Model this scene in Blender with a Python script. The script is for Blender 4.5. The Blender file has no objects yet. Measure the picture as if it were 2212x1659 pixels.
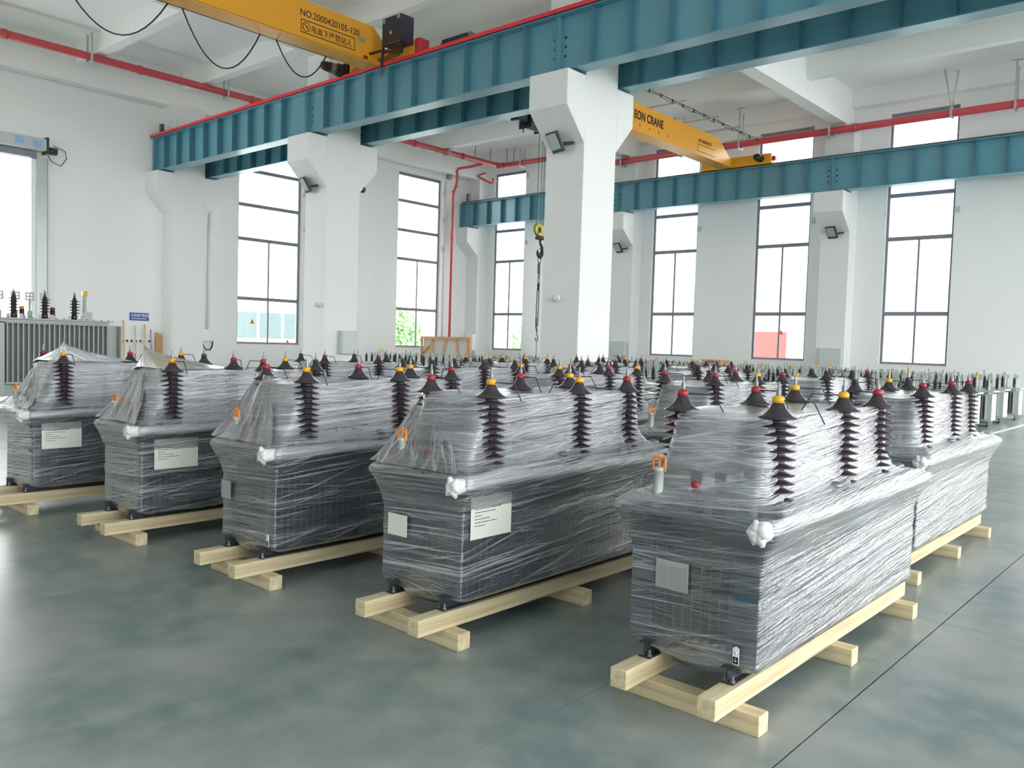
import bpy, bmesh, math, random
from mathutils import Vector, Matrix, noise
sc = bpy.context.scene
C = sc.collection
# ------------------------------------------------------------------ camera, sky, exposure
cam_d = bpy.data.cameras.new('camera'); cam = bpy.data.objects.new('camera', cam_d); C.objects.link(cam)
yaw, pitch, roll, FPX = -0.72307708, -0.0487976, 0.03007031, 1792.78
cy, sy = math.cos(yaw), math.sin(yaw)
fw = Vector((sy*math.cos(pitch), cy*math.cos(pitch), math.sin(pitch)))
rt = Vector((cy, -sy, 0)); up = rt.cross(fw)
r2 = rt*math.cos(roll)+up*math.sin(roll); u2 = -rt*math.sin(roll)+up*math.cos(roll)
mt = Matrix((r2, u2, -fw)).transposed().to_4x4(); mt.translation = (0, 0, 1.6)
cam.matrix_world = mt
cam_d.sensor_fit = 'HORIZONTAL'; cam_d.sensor_width = 36; cam_d.lens = FPX/2212*36
cam_d.clip_end = 300
sc.camera = cam
w = bpy.data.worlds.new('sky'); sc.world = w; w.use_nodes = True
w.node_tree.nodes['Background'].inputs[0].default_value = (0.985, 0.99, 1.0, 1)
w.node_tree.nodes['Background'].inputs[1].default_value = 4.0
sc.view_settings.view_transform = 'Standard'
sc.view_settings.look = 'None'; sc.view_settings.gamma = 1; sc.view_settings.use_curve_mapping = False
sc.view_settings.exposure = 0.95
sc.cycles.transparent_max_bounces = 32
sc.cycles.max_bounces = 12
sc.cycles.diffuse_bounces = 8
def portal(loc, rot, sx, sy_):
    l = bpy.data.lights.new('window_daylight', 'AREA'); l.shape = 'RECTANGLE'; l.size = sx; l.size_y = sy_
    l.cycles.is_portal = True
    o = bpy.data.objects.new('window_daylight', l); o.location = loc; o.rotation_euler = rot; C.objects.link(o)
PI = math.pi
XW, YW, YB, XE, ZC = -26.25, 27.0, -6.0, 16.0, 9.85
WR = [(-25.17, -23.38), (-20.95, -19.05), (-17.0, -15.12), (-12.88, -10.98), (-8.6, -6.67), (0.2, 1.5)]
WL = [(15.26, 17.8), (22.42, 24.82)]
WB = [(-24, -21.6), (-19, -16.6)]
ZS, ZT, ZTL = 1.31, 9.0, 8.48
for a, b in WR: portal(((a+b)/2, YW+.22, (ZS+ZT)/2), (-PI/2, 0, 0), b-a, ZT-ZS)
for a, b in WL: portal((XW-.22, (a+b)/2, (ZS+ZTL)/2), (0, -PI/2, 0), ZTL-ZS, b-a)
for a, b in WB: portal(((a+b)/2, YB-.22, (ZS+ZT)/2), (PI/2, 0, 0), b-a, ZT-ZS)
portal((XW-.22, 6.4, 3.2), (0, -PI/2, 0), 6.4, 4.8)
portal((7.5, YW+.22, 3.0), (-PI/2, 0, 0), 11.0, 6.0)  # portal for the wide added opening, out of view
portal((-2.75, YW+.22, 2.75), (-PI/2, 0, 0), 2.7, 5.5)  # portal for the narrower added opening, out of view
portal((XE+.3, 10.5, 5), (0, PI/2, 0), 9.8, 33)  # unseen hall end, left open so sky light brightens the interior

# ------------------------------------------------------------------ helpers
MATS = {}
def new_mat(name):
    m = bpy.data.materials.new(name); m.use_nodes = True; MATS[name] = m
    return m, m.node_tree, m.node_tree.nodes['Principled BSDF']
def N(nt, t, **k):
    n = nt.nodes.new(t)
    for a, v in k.items():
        if a.startswith('i_'): n.inputs[int(a[2:])].default_value = v
        else: setattr(n, a, v)
    return n
def solid(name, col, rough=.5, metal=0, var=.06, scale=6, bump=0, emis=0):
    m, nt, p = new_mat(name)
    p.inputs['Roughness'].default_value = rough; p.inputs['Metallic'].default_value = metal
    tc = N(nt, 'ShaderNodeTexCoord'); no = N(nt, 'ShaderNodeTexNoise'); no.inputs['Scale'].default_value = scale
    no.inputs['Detail'].default_value = 4
    nt.links.new(tc.outputs['Object'], no.inputs['Vector'])
    mx = N(nt, 'ShaderNodeMix', data_type='RGBA')
    mx.inputs[6].default_value = tuple(c*(1-var) for c in col)+(1,); mx.inputs[7].default_value = tuple(min(1, c*(1+var)) for c in col)+(1,)
    nt.links.new(no.outputs['Fac'], mx.inputs[0]); nt.links.new(mx.outputs[2], p.inputs['Base Color'])
    if bump:
        b = N(nt, 'ShaderNodeBump'); b.inputs['Strength'].default_value = bump; b.inputs['Distance'].default_value = .01
        nt.links.new(no.outputs['Fac'], b.inputs['Height']); nt.links.new(b.outputs[0], p.inputs['Normal'])
    return m
def lin(r, g, b):
    return tuple(((c/255)/12.92 if c/255 < .04045 else ((c/255+.055)/1.055)**2.4) for c in (r, g, b))
wall_m = solid('white_plaster', (.85, .865, .85), .75, var=.02, scale=.7)
ceil_m = solid('white_ceiling_paint', (.86, .87, .85), .8, var=.02, scale=.5)
col_m = solid('column_paint', (.77, .785, .77), .7, var=.02, scale=.9)
teal_m = solid('teal_steel_paint', lin(92, 152, 168), .42, var=.05, scale=1.2)
teal_m.node_tree.nodes['Principled BSDF'].inputs['Coat Weight'].default_value = .6
teal_m.node_tree.nodes['Principled BSDF'].inputs['Coat Roughness'].default_value = .22
tealshade_m = solid('teal_stiffener_paint', lin(74, 124, 140), .45, var=.05)  # same teal, darkened so the stiffeners' shade sits in the colour
red_m = solid('red_pipe_paint', (.60, .075, .085), .35, var=.08)
redbar_m = solid('red_conductor_bar', (.85, .03, .06), .4, var=.05)
yel_m = solid('crane_yellow_paint', (.85, .40, .03), .38, var=.05, scale=1.5)
dark_m = solid('dark_steel', (.035, .037, .045), .45)
rail_m = solid('rail_steel', (.10, .09, .09), .5)
black_m = solid('black_rubber', (.02, .02, .024), .5)
blackbox_m = solid('black_cabinet_paint', (.035, .035, .05), .35)
tank_m = solid('blue_grey_tank_paint', lin(60, 86, 106), .35, var=.06, scale=3)
porc_m = solid('brown_porcelain', (.040, .030, .038), .14, var=.1)
capr_m = solid('red_cap_paint', (.34, .02, .035), .4)
capy_m = solid('yellow_cap_paint', (.75, .38, .015), .4)
steel_m = solid('galvanised_stem', (.25, .25, .26), .38, .7)
grey_m = solid('grey_transformer_paint', lin(178, 186, 180), .45, var=.04, scale=2)
greydk_m = solid('grey_fin_paint', lin(150, 156, 156), .5, var=.04, scale=2)
paper_m = solid('white_paper', (.78, .79, .72), .7, var=.02)
ink_m = solid('printed_ink', (.05, .06, .10), .7)
inkb_m = solid('black_stencil_paint', (.015, .015, .012), .6)
plate_m = solid('metal_nameplate', (.5, .5, .5), .35, .5)
foam_m = solid('white_foam', (.74, .76, .77), .8, var=.04, scale=20, bump=.3)
alu_m = solid('window_aluminium', lin(128, 130, 140), .5, .1)
wht_m = solid('white_plastic', (.82, .83, .82), .45)
ltg_m = solid('light_grey_cabinet', (.55, .60, .58), .5)
blue_m = solid('blue_sign', (.02, .07, .36), .5)
orange_m = solid('orange_plastic', (.85, .27, .05), .5)
crate_m = solid('orange_pine', (.78, .46, .2), .7, var=.15)
carton_m = solid('brown_cardboard', (.55, .33, .14), .8)
silver_m = solid('door_rail_steel', (.5, .55, .55), .35, .4)
ltglass_m = solid('lamp_glass', (.45, .50, .49), .2)
chain_m = solid('dark_chain', (.05, .05, .05), .4, .6)
brass_m = solid('bronze_hook', (.25, .17, .1), .4, .6)
lime_m = solid('sheave_yellow', (.62, .58, .06), .45)
line_m = solid('white_floor_paint', (.8, .82, .78), .5, var=.12, scale=12)
asph_m = solid('pale_concrete_yard', (.55, .56, .55), .8, scale=.5)
bus_m = solid('bus_white', (.75, .78, .78), .3)
busw_m = solid('bus_window', (.14, .19, .19), .12)
bpane_m = solid('pale_pane', (.42, .46, .52), .3)
bld_m = solid('render_white', (.78, .78, .76), .8)
band_m = solid('canopy_blue_grey', (.3, .36, .44), .6)
redd_m = solid('red_door_paint', (.5, .08, .07), .5)
leaf_m = solid('green_foliage', (.30, .46, .22), .7, var=.5, scale=4)

# wood with lamination lines along the board
def wood(axis):
    m, nt, p = new_mat('laminated_pine_'+axis)
    tc = N(nt, 'ShaderNodeTexCoord'); mp = N(nt, 'ShaderNodeMapping')
    mp.inputs['Scale'].default_value = (1.2, 28, 28) if axis == 'x' else (28, 1.2, 28)
    nt.links.new(tc.outputs['Object'], mp.inputs[0])
    n1 = N(nt, 'ShaderNodeTexNoise'); n1.inputs['Scale'].default_value = 1; n1.inputs['Detail'].default_value = 5
    nt.links.new(mp.outputs[0], n1.inputs['Vector'])
    r = N(nt, 'ShaderNodeValToRGB'); r.color_ramp.elements[0].position = .3; r.color_ramp.elements[0].color = (.50, .40, .235, 1)
    r.color_ramp.elements[1].position = .62; r.color_ramp.elements[1].color = (.74, .64, .42, 1)
    nt.links.new(n1.outputs['Fac'], r.inputs[0])
    mp2 = N(nt, 'ShaderNodeMapping'); mp2.inputs['Scale'].default_value = (.9, 3, 60) if axis == 'x' else (3, .9, 60)
    nt.links.new(tc.outputs['Object'], mp2.inputs[0])
    n2 = N(nt, 'ShaderNodeTexNoise'); n2.inputs['Scale'].default_value = 1.4; n2.inputs['Detail'].default_value = 2
    nt.links.new(mp2.outputs[0], n2.inputs['Vector'])
    r2_ = N(nt, 'ShaderNodeValToRGB'); r2_.color_ramp.elements[0].position = .66; r2_.color_ramp.elements[0].color = (1, 1, 1, 1)
    r2_.color_ramp.elements[1].position = .70; r2_.color_ramp.elements[1].color = (.35, .27, .18, 1)
    nt.links.new(n2.outputs['Fac'], r2_.inputs[0])
    mx = N(nt, 'ShaderNodeMix', data_type='RGBA', blend_type='MULTIPLY'); mx.inputs[0].default_value = 1
    nt.links.new(r.outputs[0], mx.inputs[6]); nt.links.new(r2_.outputs[0], mx.inputs[7]); nt.links.new(mx.outputs[2], p.inputs['Base Color'])
    p.inputs['Roughness'].default_value = .7
    b = N(nt, 'ShaderNodeBump'); b.inputs['Strength'].default_value = .25; b.inputs['Distance'].default_value = .002
    nt.links.new(n1.outputs['Fac'], b.inputs['Height']); nt.links.new(b.outputs[0], p.inputs['Normal'])
    return m
woodx, woody = wood('x'), wood('y')

# epoxy floor
def floor_mat():
    m, nt, p = new_mat('green_grey_epoxy')
    g = N(nt, 'ShaderNodeNewGeometry')
    n1 = N(nt, 'ShaderNodeTexNoise'); n1.inputs['Scale'].default_value = 1.1; n1.inputs['Detail'].default_value = 4; n1.inputs['Roughness'].default_value = .52
    n2 = N(nt, 'ShaderNodeTexNoise'); n2.inputs['Scale'].default_value = 5; n2.inputs['Detail'].default_value = 5
    for n in (n1, n2): nt.links.new(g.outputs['Position'], n.inputs['Vector'])
    r = N(nt, 'ShaderNodeValToRGB')
    r.color_ramp.elements[0].position = .27; r.color_ramp.interpolation = 'EASE'; r.color_ramp.elements[0].color = (.115, .187, .185, 1)
    r.color_ramp.elements[1].position = .74; r.color_ramp.elements[1].color = (.31, .325, .315, 1)
    nt.links.new(n1.outputs['Fac'], r.inputs[0])
    r2_ = N(nt, 'ShaderNodeValToRGB')
    r2_.color_ramp.interpolation = 'EASE'; r2_.color_ramp.elements[0].position = .34; r2_.color_ramp.elements[0].color = (0, 0, 0, 1)
    r2_.color_ramp.elements[1].position = .78; r2_.color_ramp.elements[1].color = (.6, .6, .6, 1)
    nt.links.new(n2.outputs['Fac'], r2_.inputs[0])
    mx = N(nt, 'ShaderNodeMix', data_type='RGBA'); nt.links.new(r2_.outputs[0], mx.inputs[0]); nt.links.new(r.outputs[0], mx.inputs[6])
    mx.inputs[7].default_value = (.34, .37, .36, 1)
    nt.links.new(mx.outputs[2], p.inputs['Base Color'])
    rr = N(nt, 'ShaderNodeMapRange'); rr.inputs[3].default_value = .25; rr.inputs[4].default_value = .36
    nt.links.new(n1.outputs['Fac'], rr.inputs[0]); nt.links.new(rr.outputs[0], p.inputs['Roughness'])
    b = N(nt, 'ShaderNodeBump'); b.inputs['Strength'].default_value = .05; b.inputs['Distance'].default_value = .01
    nt.links.new(n2.outputs['Fac'], b.inputs['Height']); nt.links.new(b.outputs[0], p.inputs['Normal'])
    return m
floor_m = floor_mat()

# stretch film: transparent sheet crossed by pulled white creases
def film_mat(name, base, amount, layers=5.0):
    m, nt, p = new_mat(name); nt.nodes.remove(p)
    out = nt.nodes['Material Output']
    uv = N(nt, 'ShaderNodeUVMap')
    oi = N(nt, 'ShaderNodeObjectInfo')
    add = N(nt, 'ShaderNodeVectorMath', operation='ADD'); 
    ml = N(nt, 'ShaderNodeVectorMath', operation='SCALE'); ml.inputs['Scale'].default_value = 37
    nt.links.new(oi.outputs['Random'], ml.inputs[0]); nt.links.new(uv.outputs[0], add.inputs[0]); nt.links.new(ml.outputs[0], add.inputs[1])
    wob = N(nt, 'ShaderNodeTexNoise'); wob.inputs['Scale'].default_value = 1.5; wob.inputs['Detail'].default_value = 2
    nt.links.new(add.outputs[0], wob.inputs['Vector'])
    def streak(rot, su, sv, lo, hi, amp=.10):
        w1 = N(nt, 'ShaderNodeVectorMath', operation='MULTIPLY_ADD'); w1.inputs[1].default_value = (0, amp, 0)
        nt.links.new(wob.outputs['Color'], w1.inputs[0]); nt.links.new(add.outputs[0], w1.inputs[2])
        mp0 = N(nt, 'ShaderNodeVectorRotate', rotation_type='Z_AXIS'); mp0.inputs['Angle'].default_value = rot
        nt.links.new(w1.outputs[0], mp0.inputs['Vector'])
        mp = N(nt, 'ShaderNodeVectorMath', operation='MULTIPLY'); mp.inputs[1].default_value = (su, sv, 1)
        nt.links.new(mp0.outputs[0], mp.inputs[0])
        n = N(nt, 'ShaderNodeTexNoise'); n.inputs['Scale'].default_value = 1; n.inputs['Detail'].default_value = 3; n.inputs['Roughness'].default_value = .6
        nt.links.new(mp.outputs[0], n.inputs['Vector'])
        mr = N(nt, 'ShaderNodeMapRange'); mr.interpolation_type = 'SMOOTHSTEP'; mr.inputs[1].default_value = lo; mr.inputs[2].default_value = hi
        nt.links.new(n.outputs['Fac'], mr.inputs[0])
        return mr.outputs[0], n.outputs['Fac']
    s1, h1 = streak(-.07, .8, 64, .55, .66, .03)
    s2, h2 = streak(.06, 2.4, 120, .56, .68, .03)
    s3, h3 = streak(-.24, 1.1, 56, .585, .68, .05)
    s4, h4 = streak(-.05, .55, 17, .42, .72, .03)
    def mth(op, a, b, clamp=False):
        n = N(nt, 'ShaderNodeMath', operation=op, use_clamp=clamp)
        for i, v in enumerate((a, b)):
            if isinstance(v, (int, float)): n.inputs[i].default_value = v
            else: nt.links.new(v, n.inputs[i])
        return n.outputs[0]
    # patches where the film is slack and clearer
    pn = N(nt, 'ShaderNodeTexNoise'); pn.inputs['Scale'].default_value = 1.6; pn.inputs['Detail'].default_value = 2
    nt.links.new(add.outputs[0], pn.inputs['Vector'])
    pr = N(nt, 'ShaderNodeMapRange'); pr.inputs[1].default_value = .33; pr.inputs[2].default_value = .66; pr.inputs[3].default_value = .35; pr.inputs[4].default_value = 1.1
    nt.links.new(pn.outputs['Fac'], pr.inputs[0])
    tot = mth('MAXIMUM', mth('MAXIMUM', s1, mth('MULTIPLY', s2, .8)), mth('MULTIPLY', s3, .9))
    tot = mth('ADD', mth('MULTIPLY', tot, pr.outputs[0]), mth('MULTIPLY', s4, .42))
    fac = mth('MULTIPLY_ADD', tot, amount); 
    fac.node.inputs[2].default_value = base; fac.node.use_clamp = True
    hs = mth('ADD', mth('ADD', h1, mth('MULTIPLY', h3, .5)), mth('ADD', mth('MULTIPLY', h2, .15), mth('MULTIPLY', h4, 1.7)))
    bp = N(nt, 'ShaderNodeBump'); bp.inputs['Strength'].default_value = .9; bp.inputs['Distance'].default_value = .014
    nt.links.new(hs, bp.inputs['Height'])
    tr = N(nt, 'ShaderNodeBsdfTransparent'); tr.inputs[0].default_value = (.97, .97, .985, 1)
    di = N(nt, 'ShaderNodeBsdfDiffuse'); di.inputs[0].default_value = (.84, .87, .97, 1)
    tl = N(nt, 'ShaderNodeBsdfTranslucent'); tl.inputs[0].default_value = (.88, .90, .98, 1)
    gl = N(nt, 'ShaderNodeBsdfGlossy'); gl.inputs['Roughness'].default_value = .2; gl.inputs[0].default_value = (1, 1, 1, 1)
    for n in (di, tl, gl): nt.links.new(bp.outputs[0], n.inputs['Normal'])
    m1 = N(nt, 'ShaderNodeMixShader'); m1.inputs[0].default_value = .5
    nt.links.new(di.outputs[0], m1.inputs[1]); nt.links.new(tl.outputs[0], m1.inputs[2])
    m2 = N(nt, 'ShaderNodeMixShader'); nt.links.new(fac, m2.inputs[0]); nt.links.new(tr.outputs[0], m2.inputs[1]); nt.links.new(m1.outputs[0], m2.inputs[2])
    fr = N(nt, 'ShaderNodeFresnel'); fr.inputs[0].default_value = 1.5; nt.links.new(bp.outputs[0], fr.inputs['Normal'])
    fm = mth('SUBTRACT', 1.0, mth('POWER', mth('SUBTRACT', 1.0, fr.outputs[0], True), layers), True)
    m3 = N(nt, 'ShaderNodeMixShader'); nt.links.new(fm, m3.inputs[0]); nt.links.new(m2.outputs[0], m3.inputs[1]); nt.links.new(gl.outputs[0], m3.inputs[2])
    nt.links.new(m3.outputs[0], out.inputs[0])
    return m
film_m = film_mat('stretch_film_body', .06, .85, 3.2)
filmu_m = film_mat('stretch_film_upper', .28, .66, 3.4)
def glass_mat():
    m, nt, p = new_mat('window_glass'); nt.nodes.remove(p)
    tr = N(nt, 'ShaderNodeBsdfTransparent'); tr.inputs[0].default_value = (.96, .98, .98, 1)
    gl = N(nt, 'ShaderNodeBsdfGlossy'); gl.inputs['Roughness'].default_value = .03
    fr = N(nt, 'ShaderNodeFresnel'); fr.inputs[0].default_value = 1.3
    mx = N(nt, 'ShaderNodeMixShader'); nt.links.new(fr.outputs[0], mx.inputs[0]); nt.links.new(tr.outputs[0], mx.inputs[1]); nt.links.new(gl.outputs[0], mx.inputs[2])
    nt.links.new(mx.outputs[0], nt.nodes['Material Output'].inputs[0])
    return m
glass_m = glass_mat()

class MB:
    def __init__(s): s.v = []; s.f = []; s.sm = []
    def add(s, vs, fs, smooth=False):
        o = len(s.v); s.v += [tuple(v) for v in vs]; s.f += [tuple(i+o for i in f) for f in fs]; s.sm += [smooth]*len(fs); return s
    def box(s, a, b):
        x0, y0, z0 = a; x1, y1, z1 = b
        return s.add([(x0, y0, z0), (x1, y0, z0), (x1, y1, z0), (x0, y1, z0), (x0, y0, z1), (x1, y0, z1), (x1, y1, z1), (x0, y1, z1)],
                     [(3, 2, 1, 0), (4, 5, 6, 7), (0, 1, 5, 4), (1, 2, 6, 5), (2, 3, 7, 6), (3, 0, 4, 7)])
    def prism(s, poly, axis, a, b):     # poly in the two other axes, extruded along axis
        def P(p, t): return {'x': (t, p[0], p[1]), 'y': (p[0], t, p[1]), 'z': (p[0], p[1], t)}[axis]
        n = len(poly)
        return s.add([P(p, a) for p in poly]+[P(p, b) for p in poly],
                     [tuple(range(n)), tuple(range(2*n-1, n-1, -1))]+[(i, i+n, (i+1) % n+n, (i+1) % n) for i in range(n)])
    def lathe(s, prof, c=(0, 0, 0), n=16, axis='z', smooth=True):
        vs = []; fs = []
        for r, h in prof:
            for k in range(n):
                a = 2*PI*k/n; p = (r*math.cos(a), r*math.sin(a), h)
                if axis == 'x': p = (p[2], p[0], p[1])
                if axis == 'y': p = (p[0], p[2], p[1])
                vs.append((p[0]+c[0], p[1]+c[1], p[2]+c[2]))
        for j in range(len(prof)-1):
            for k in range(n):
                fs.append((j*n+k, j*n+(k+1) % n, (j+1)*n+(k+1) % n, (j+1)*n+k))
        fs.append(tuple(range(n-1, -1, -1))); fs.append(tuple((len(prof)-1)*n+k for k in range(n)))
        return s.add(vs, fs, smooth)
    def tube(s, pts, r, n=8, radii=None):
        pts = [Vector(p) for p in pts]; vs = []; fs = []; prev = None
        for i, p in enumerate(pts):
            t = (pts[min(i+1, len(pts)-1)]-pts[max(i-1, 0)]).normalized()
            if prev is None: u = t.orthogonal().normalized()
            else: u = (prev-t*prev.dot(t)).normalized()
            prev = u; v = t.cross(u); rr = radii[i] if radii else r
            for k in range(n):
                a = 2*PI*k/n; vs.append(p+u*math.cos(a)*rr+v*math.sin(a)*rr)
        for j in range(len(pts)-1):
            for k in range(n): fs.append((j*n+k, j*n+(k+1) % n, (j+1)*n+(k+1) % n, (j+1)*n+k))
        fs.append(tuple(range(n-1, -1, -1))); fs.append(tuple((len(pts)-1)*n+k for k in range(n)))
        return s.add(vs, fs, True)
    def mesh(s, name, mat, bevel=0):
        me = bpy.data.meshes.new(name); me.from_pydata(s.v, [], s.f); me.polygons.foreach_set('use_smooth', s.sm)
        bm = bmesh.new(); bm.from_mesh(me); bmesh.ops.recalc_face_normals(bm, faces=bm.faces)
        if bevel:
            bmesh.ops.bevel(bm, geom=bm.edges[:], offset=bevel, segments=1, affect='EDGES', clamp_overlap=True)
        bm.to_mesh(me); bm.free(); me.materials.append(mat); return me
    def build(s, name, mat, parent=None, bevel=0, loc=None):
        o = bpy.data.objects.new(name, s.mesh(name, mat, bevel)); C.objects.link(o)
        if parent: o.parent = parent
        if loc: o.location = loc
        return o
def inst(name, me, parent=None, loc=(0, 0, 0), rot=None):
    o = bpy.data.objects.new(name, me); C.objects.link(o); o.location = loc
    if parent: o.parent = parent
    if rot: o.rotation_euler = rot
    return o
def box(name, a, b, mat, parent=None, bevel=0): return MB().box(a, b).build(name, mat, parent, bevel)
def tag(o, label, cat, group=None):
    o['label'] = label; o['category'] = cat
    if group: o['group'] = group
    return o
def thing(name, label, cat, loc=(0, 0, 0), group=None, rz=0):
    o = bpy.data.objects.new(name, None); C.objects.link(o); o.location = loc; o.rotation_euler = (0, 0, rz); o.empty_display_size = .1
    return tag(o, label, cat, group)
def struct(o): o['kind'] = 'structure'; return o
def sempty(name, loc=(0, 0, 0)):
    o = bpy.data.objects.new(name, None); C.objects.link(o); o.location = loc; o.empty_display_size = .1; return struct(o)
def copy_tree(o, parent=None):
    c = o.copy(); C.objects.link(c)
    if parent: c.parent = parent
    for ch in list(o.children): copy_tree(ch, c)
    return c
def text_mesh(body, size, mat, name='lettering', parent=None, loc=(0, 0, 0), rot=(PI/2, 0, 0), ex=.002, ax='LEFT', sp=1.0, sx=1.0, off=0):
    cu = bpy.data.curves.new(name, 'FONT'); cu.body = body; cu.size = size; cu.extrude = ex; cu.offset = off; cu.align_x = ax; cu.space_character = sp
    t = bpy.data.objects.new('tmp', cu); C.objects.link(t)
    dg = bpy.context.evaluated_depsgraph_get(); me = bpy.data.meshes.new_from_object(t.evaluated_get(dg))
    bpy.data.objects.remove(t); me.materials.clear(); me.materials.append(mat); me.name = name
    o = inst(name, me, parent, loc, rot); o.scale = (sx, 1, 1); return o

# ------------------------------------------------------------------ room shell
fl = box('floor', (XW-.3, YB-.3, -.25), (XE, YW+.3, -.012), solid('joint_shadow', (.03, .035, .035), .8)); struct(fl)  # dark base showing in the joints between slabs
xs = [XW, -21.3, -16.3, -11.3, -5.3, -3.2, -2.18, -1.28, 3.7, 8.7, XE]; ys = [YB, -.9, 5.42, 11.7, 18.0, 22.5, YW]
for i in range(len(xs)-1):
    for j in range(len(ys)-1):
        g0 = .004 if abs(xs[i]+1.28) < .01 else .0013; g1 = .004 if abs(xs[i+1]+1.28) < .01 else .0013
        box('floor_slab', (xs[i]+g0, ys[j]+.0018, -.012), (xs[i+1]-g1, ys[j+1]-.0018, 0), floor_m, fl)
ln = box('floor_line', (-4.0, 12.6, .0), (-3.9, 26.9, .003), line_m, fl); ln['label'] = 'white painted aisle line'
box('floor_line', (-3.9, 13.1, .0), (XE-.5, 13.2, .003), solid('yellow_floor_paint', (.5, .45, .25), .5, var=.1), fl)['label'] = 'faded yellow painted cross line'
struct(box('trim_1', (-140, -140, -.4), (140, 180, -.26), asph_m))
bpy.data.objects['trim_1']['label'] = 'pale concrete yard outside'
def wall_with_openings(name, axis, pos, th, lo, hi, ztop, ops):  # ops: (a,b,z0,z1)
    m = MB(); ops = sorted(ops)
    def bx(a, b, z0, z1):
        if b-a < 1e-4 or z1-z0 < 1e-4: return
        if axis == 'x': m.box((a, min(pos, pos+th), z0), (b, max(pos, pos+th), z1))
        else: m.box((min(pos, pos+th), a, z0), (max(pos, pos+th), b, z1))
    cur = lo
    for a, b, z0, z1 in ops:
        bx(cur, a, 0, ztop); bx(a, b, 0, z0); bx(a, b, z1, ztop); cur = b
    bx(cur, hi, 0, ztop)
    return struct(m.build(name, wall_m))
wr = wall_with_openings('wall_far', 'x', YW, .28, XW-.28, XE, ZC, [(a, b, ZS, ZT) for a, b in WR]+[(-4.1, -1.4, 0, 5.5), (2.0, 13.0, 0, 6.0)])  # ground-level openings are added out of view to brighten floor and film
wl = wall_with_openings('wall_left', 'y', XW, -.28, YB-.28, YW, ZC, [(4.0, 8.85, 0.0, 6.45)]+[(a, b, ZS, ZTL) for a, b in WL])
wb = wall_with_openings('wall_back', 'x', YB, -.28, XW, XE, ZC, [(a, b, ZS, ZT) for a, b in WB])
ce = struct(box('ceiling', (XW-.28, YB-.28, ZC), (XE, YW+.28, ZC+.25), ceil_m))
for x in (-25.95, -17.93, -9.93, -.7, 7.3):
    box('main_beam', (x-.21, YB, 8.75), (x+.21, YW, ZC), ceil_m, ce)
k = 0
for y in (-.4, 2.9, 6.3, 9.9, 13.1, 16.5, 19.9, 23.3, 26.85):
    for a, b in ((XW, -26.16), (-25.74, -18.14), (-17.72, -10.14), (-9.72, -.91), (-.49, 7.09), (7.51, XE)):
        box('cross_beam', (a, y-.14, 9.3), (b, y+.14, ZC), ceil_m, ce)
# wall pilasters
box('pilaster', (XW, 19.6, 0), (XW+.35, 20.5, ZC), wall_m, wl)
nwin = 0
def window(axis, pos, a, b, z0, z1, bars, midtop, out, nmull=1):
    global nwin; nwin += 1
    e = sempty('window_%d' % nwin)
    d0, d1 = (pos+out*.10, pos+out*.16)
    def bx(n, u0, u1, za, zb, mat, dd=(0, 0), par=None):
        lo, hi = sorted((d0+dd[0]*out, d1+dd[1]*out))
        if axis == 'x': return box(n, (u0, lo, za), (u1, hi, zb), mat, par or e)
        return box(n, (lo, u0, za), (hi, u1, zb), mat, par or e)
    t = .07
    bx('window_frame', a, a+t, z0, z1, alu_m); bx('window_frame', b-t, b, z0, z1, alu_m)
    bx('window_frame', a+t, b-t, z0, z0+t, alu_m); bx('window_frame', a+t, b-t, z1-t*1.5, z1, alu_m)
    zz = [z0+t]+bars+[z1-t*1.5]
    for q in bars: bx('transom', a+t, b-t, q-.06, q+.06, alu_m)
    mid = (a+b)/2
    bx('mullion', mid-.025, mid+.025, z0+t, bars[0]-.05, alu_m); bx('mullion', mid-.025, mid+.025, bars[0]+.05, bars[1]-.05, alu_m)
    for i in range(len(zz)-1):
        za = zz[i]+(.05 if i else 0); zb = zz[i+1]-(.05 if i < len(zz)-2 else 0)
        if i < 2:
            bx('pane', a+t, mid-.025, za, zb, glass_m, (.027, -.027)); bx('pane', mid+.025, b-t, za, zb, glass_m, (.027, -.027))
        else: bx('pane', a+t, b-t, za, zb, glass_m, (.027, -.027))
    # sill and opener rods
    lo, hi = sorted((pos-out*.02, pos+out*.10))
    if axis == 'x':
        box('window_sill', (a-.05, lo, z0-.04), (b+.05, hi, z0-.002), wht_m, e)
        for q in (bars[1]+.75, bars[-1]+1.0):
            if q < z1-.2: MB().tube([(a-.05, pos-.03*out, q-.02), (b+.08, pos-.03*out, q+.02)], .008, 6).build('opener_rod', wht_m, e); box('opener_box', (b+.06, pos-.06, q-.09), (b+.16, pos-.0, q+.09), ltg_m, e)
    else:
        box('window_sill', (lo, a-.05, z0-.04), (hi, b+.05, z0-.002), wht_m, e)
        for q in (bars[1]+.6, bars[1]+1.85, bars[1]+3.0):
            if q < z1-.2: box('opener_box', (pos+.0, b+.12, q-.1), (pos+.08, b+.2, q+.1), ltg_m, e); MB().tube([(pos+.04, b-.1, q), (pos+.04, b+.13, q)], .012, 6).build('opener_rod', wht_m, e)
        MB().tube([(pos+.03, b+.22, z0), (pos+.03, b+.22, z1)], .025, 8).build('opener_conduit', wht_m, e)
    return e
wlist = []
for a, b in WR: wlist.append(window('x', YW, a, b, ZS, ZT, [2.87, 5.17, 6.5, 7.75], True, 1))
for a, b in WL: wlist.append(window('y', XW, a, b, ZS, ZTL, [2.9, 4.97, 6.15, 7.35], True, -1))
for a, b in WB: window('x', YB, a, b, ZS, ZT, [2.87, 5.17, 6.5, 7.75], True, -1)
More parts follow.
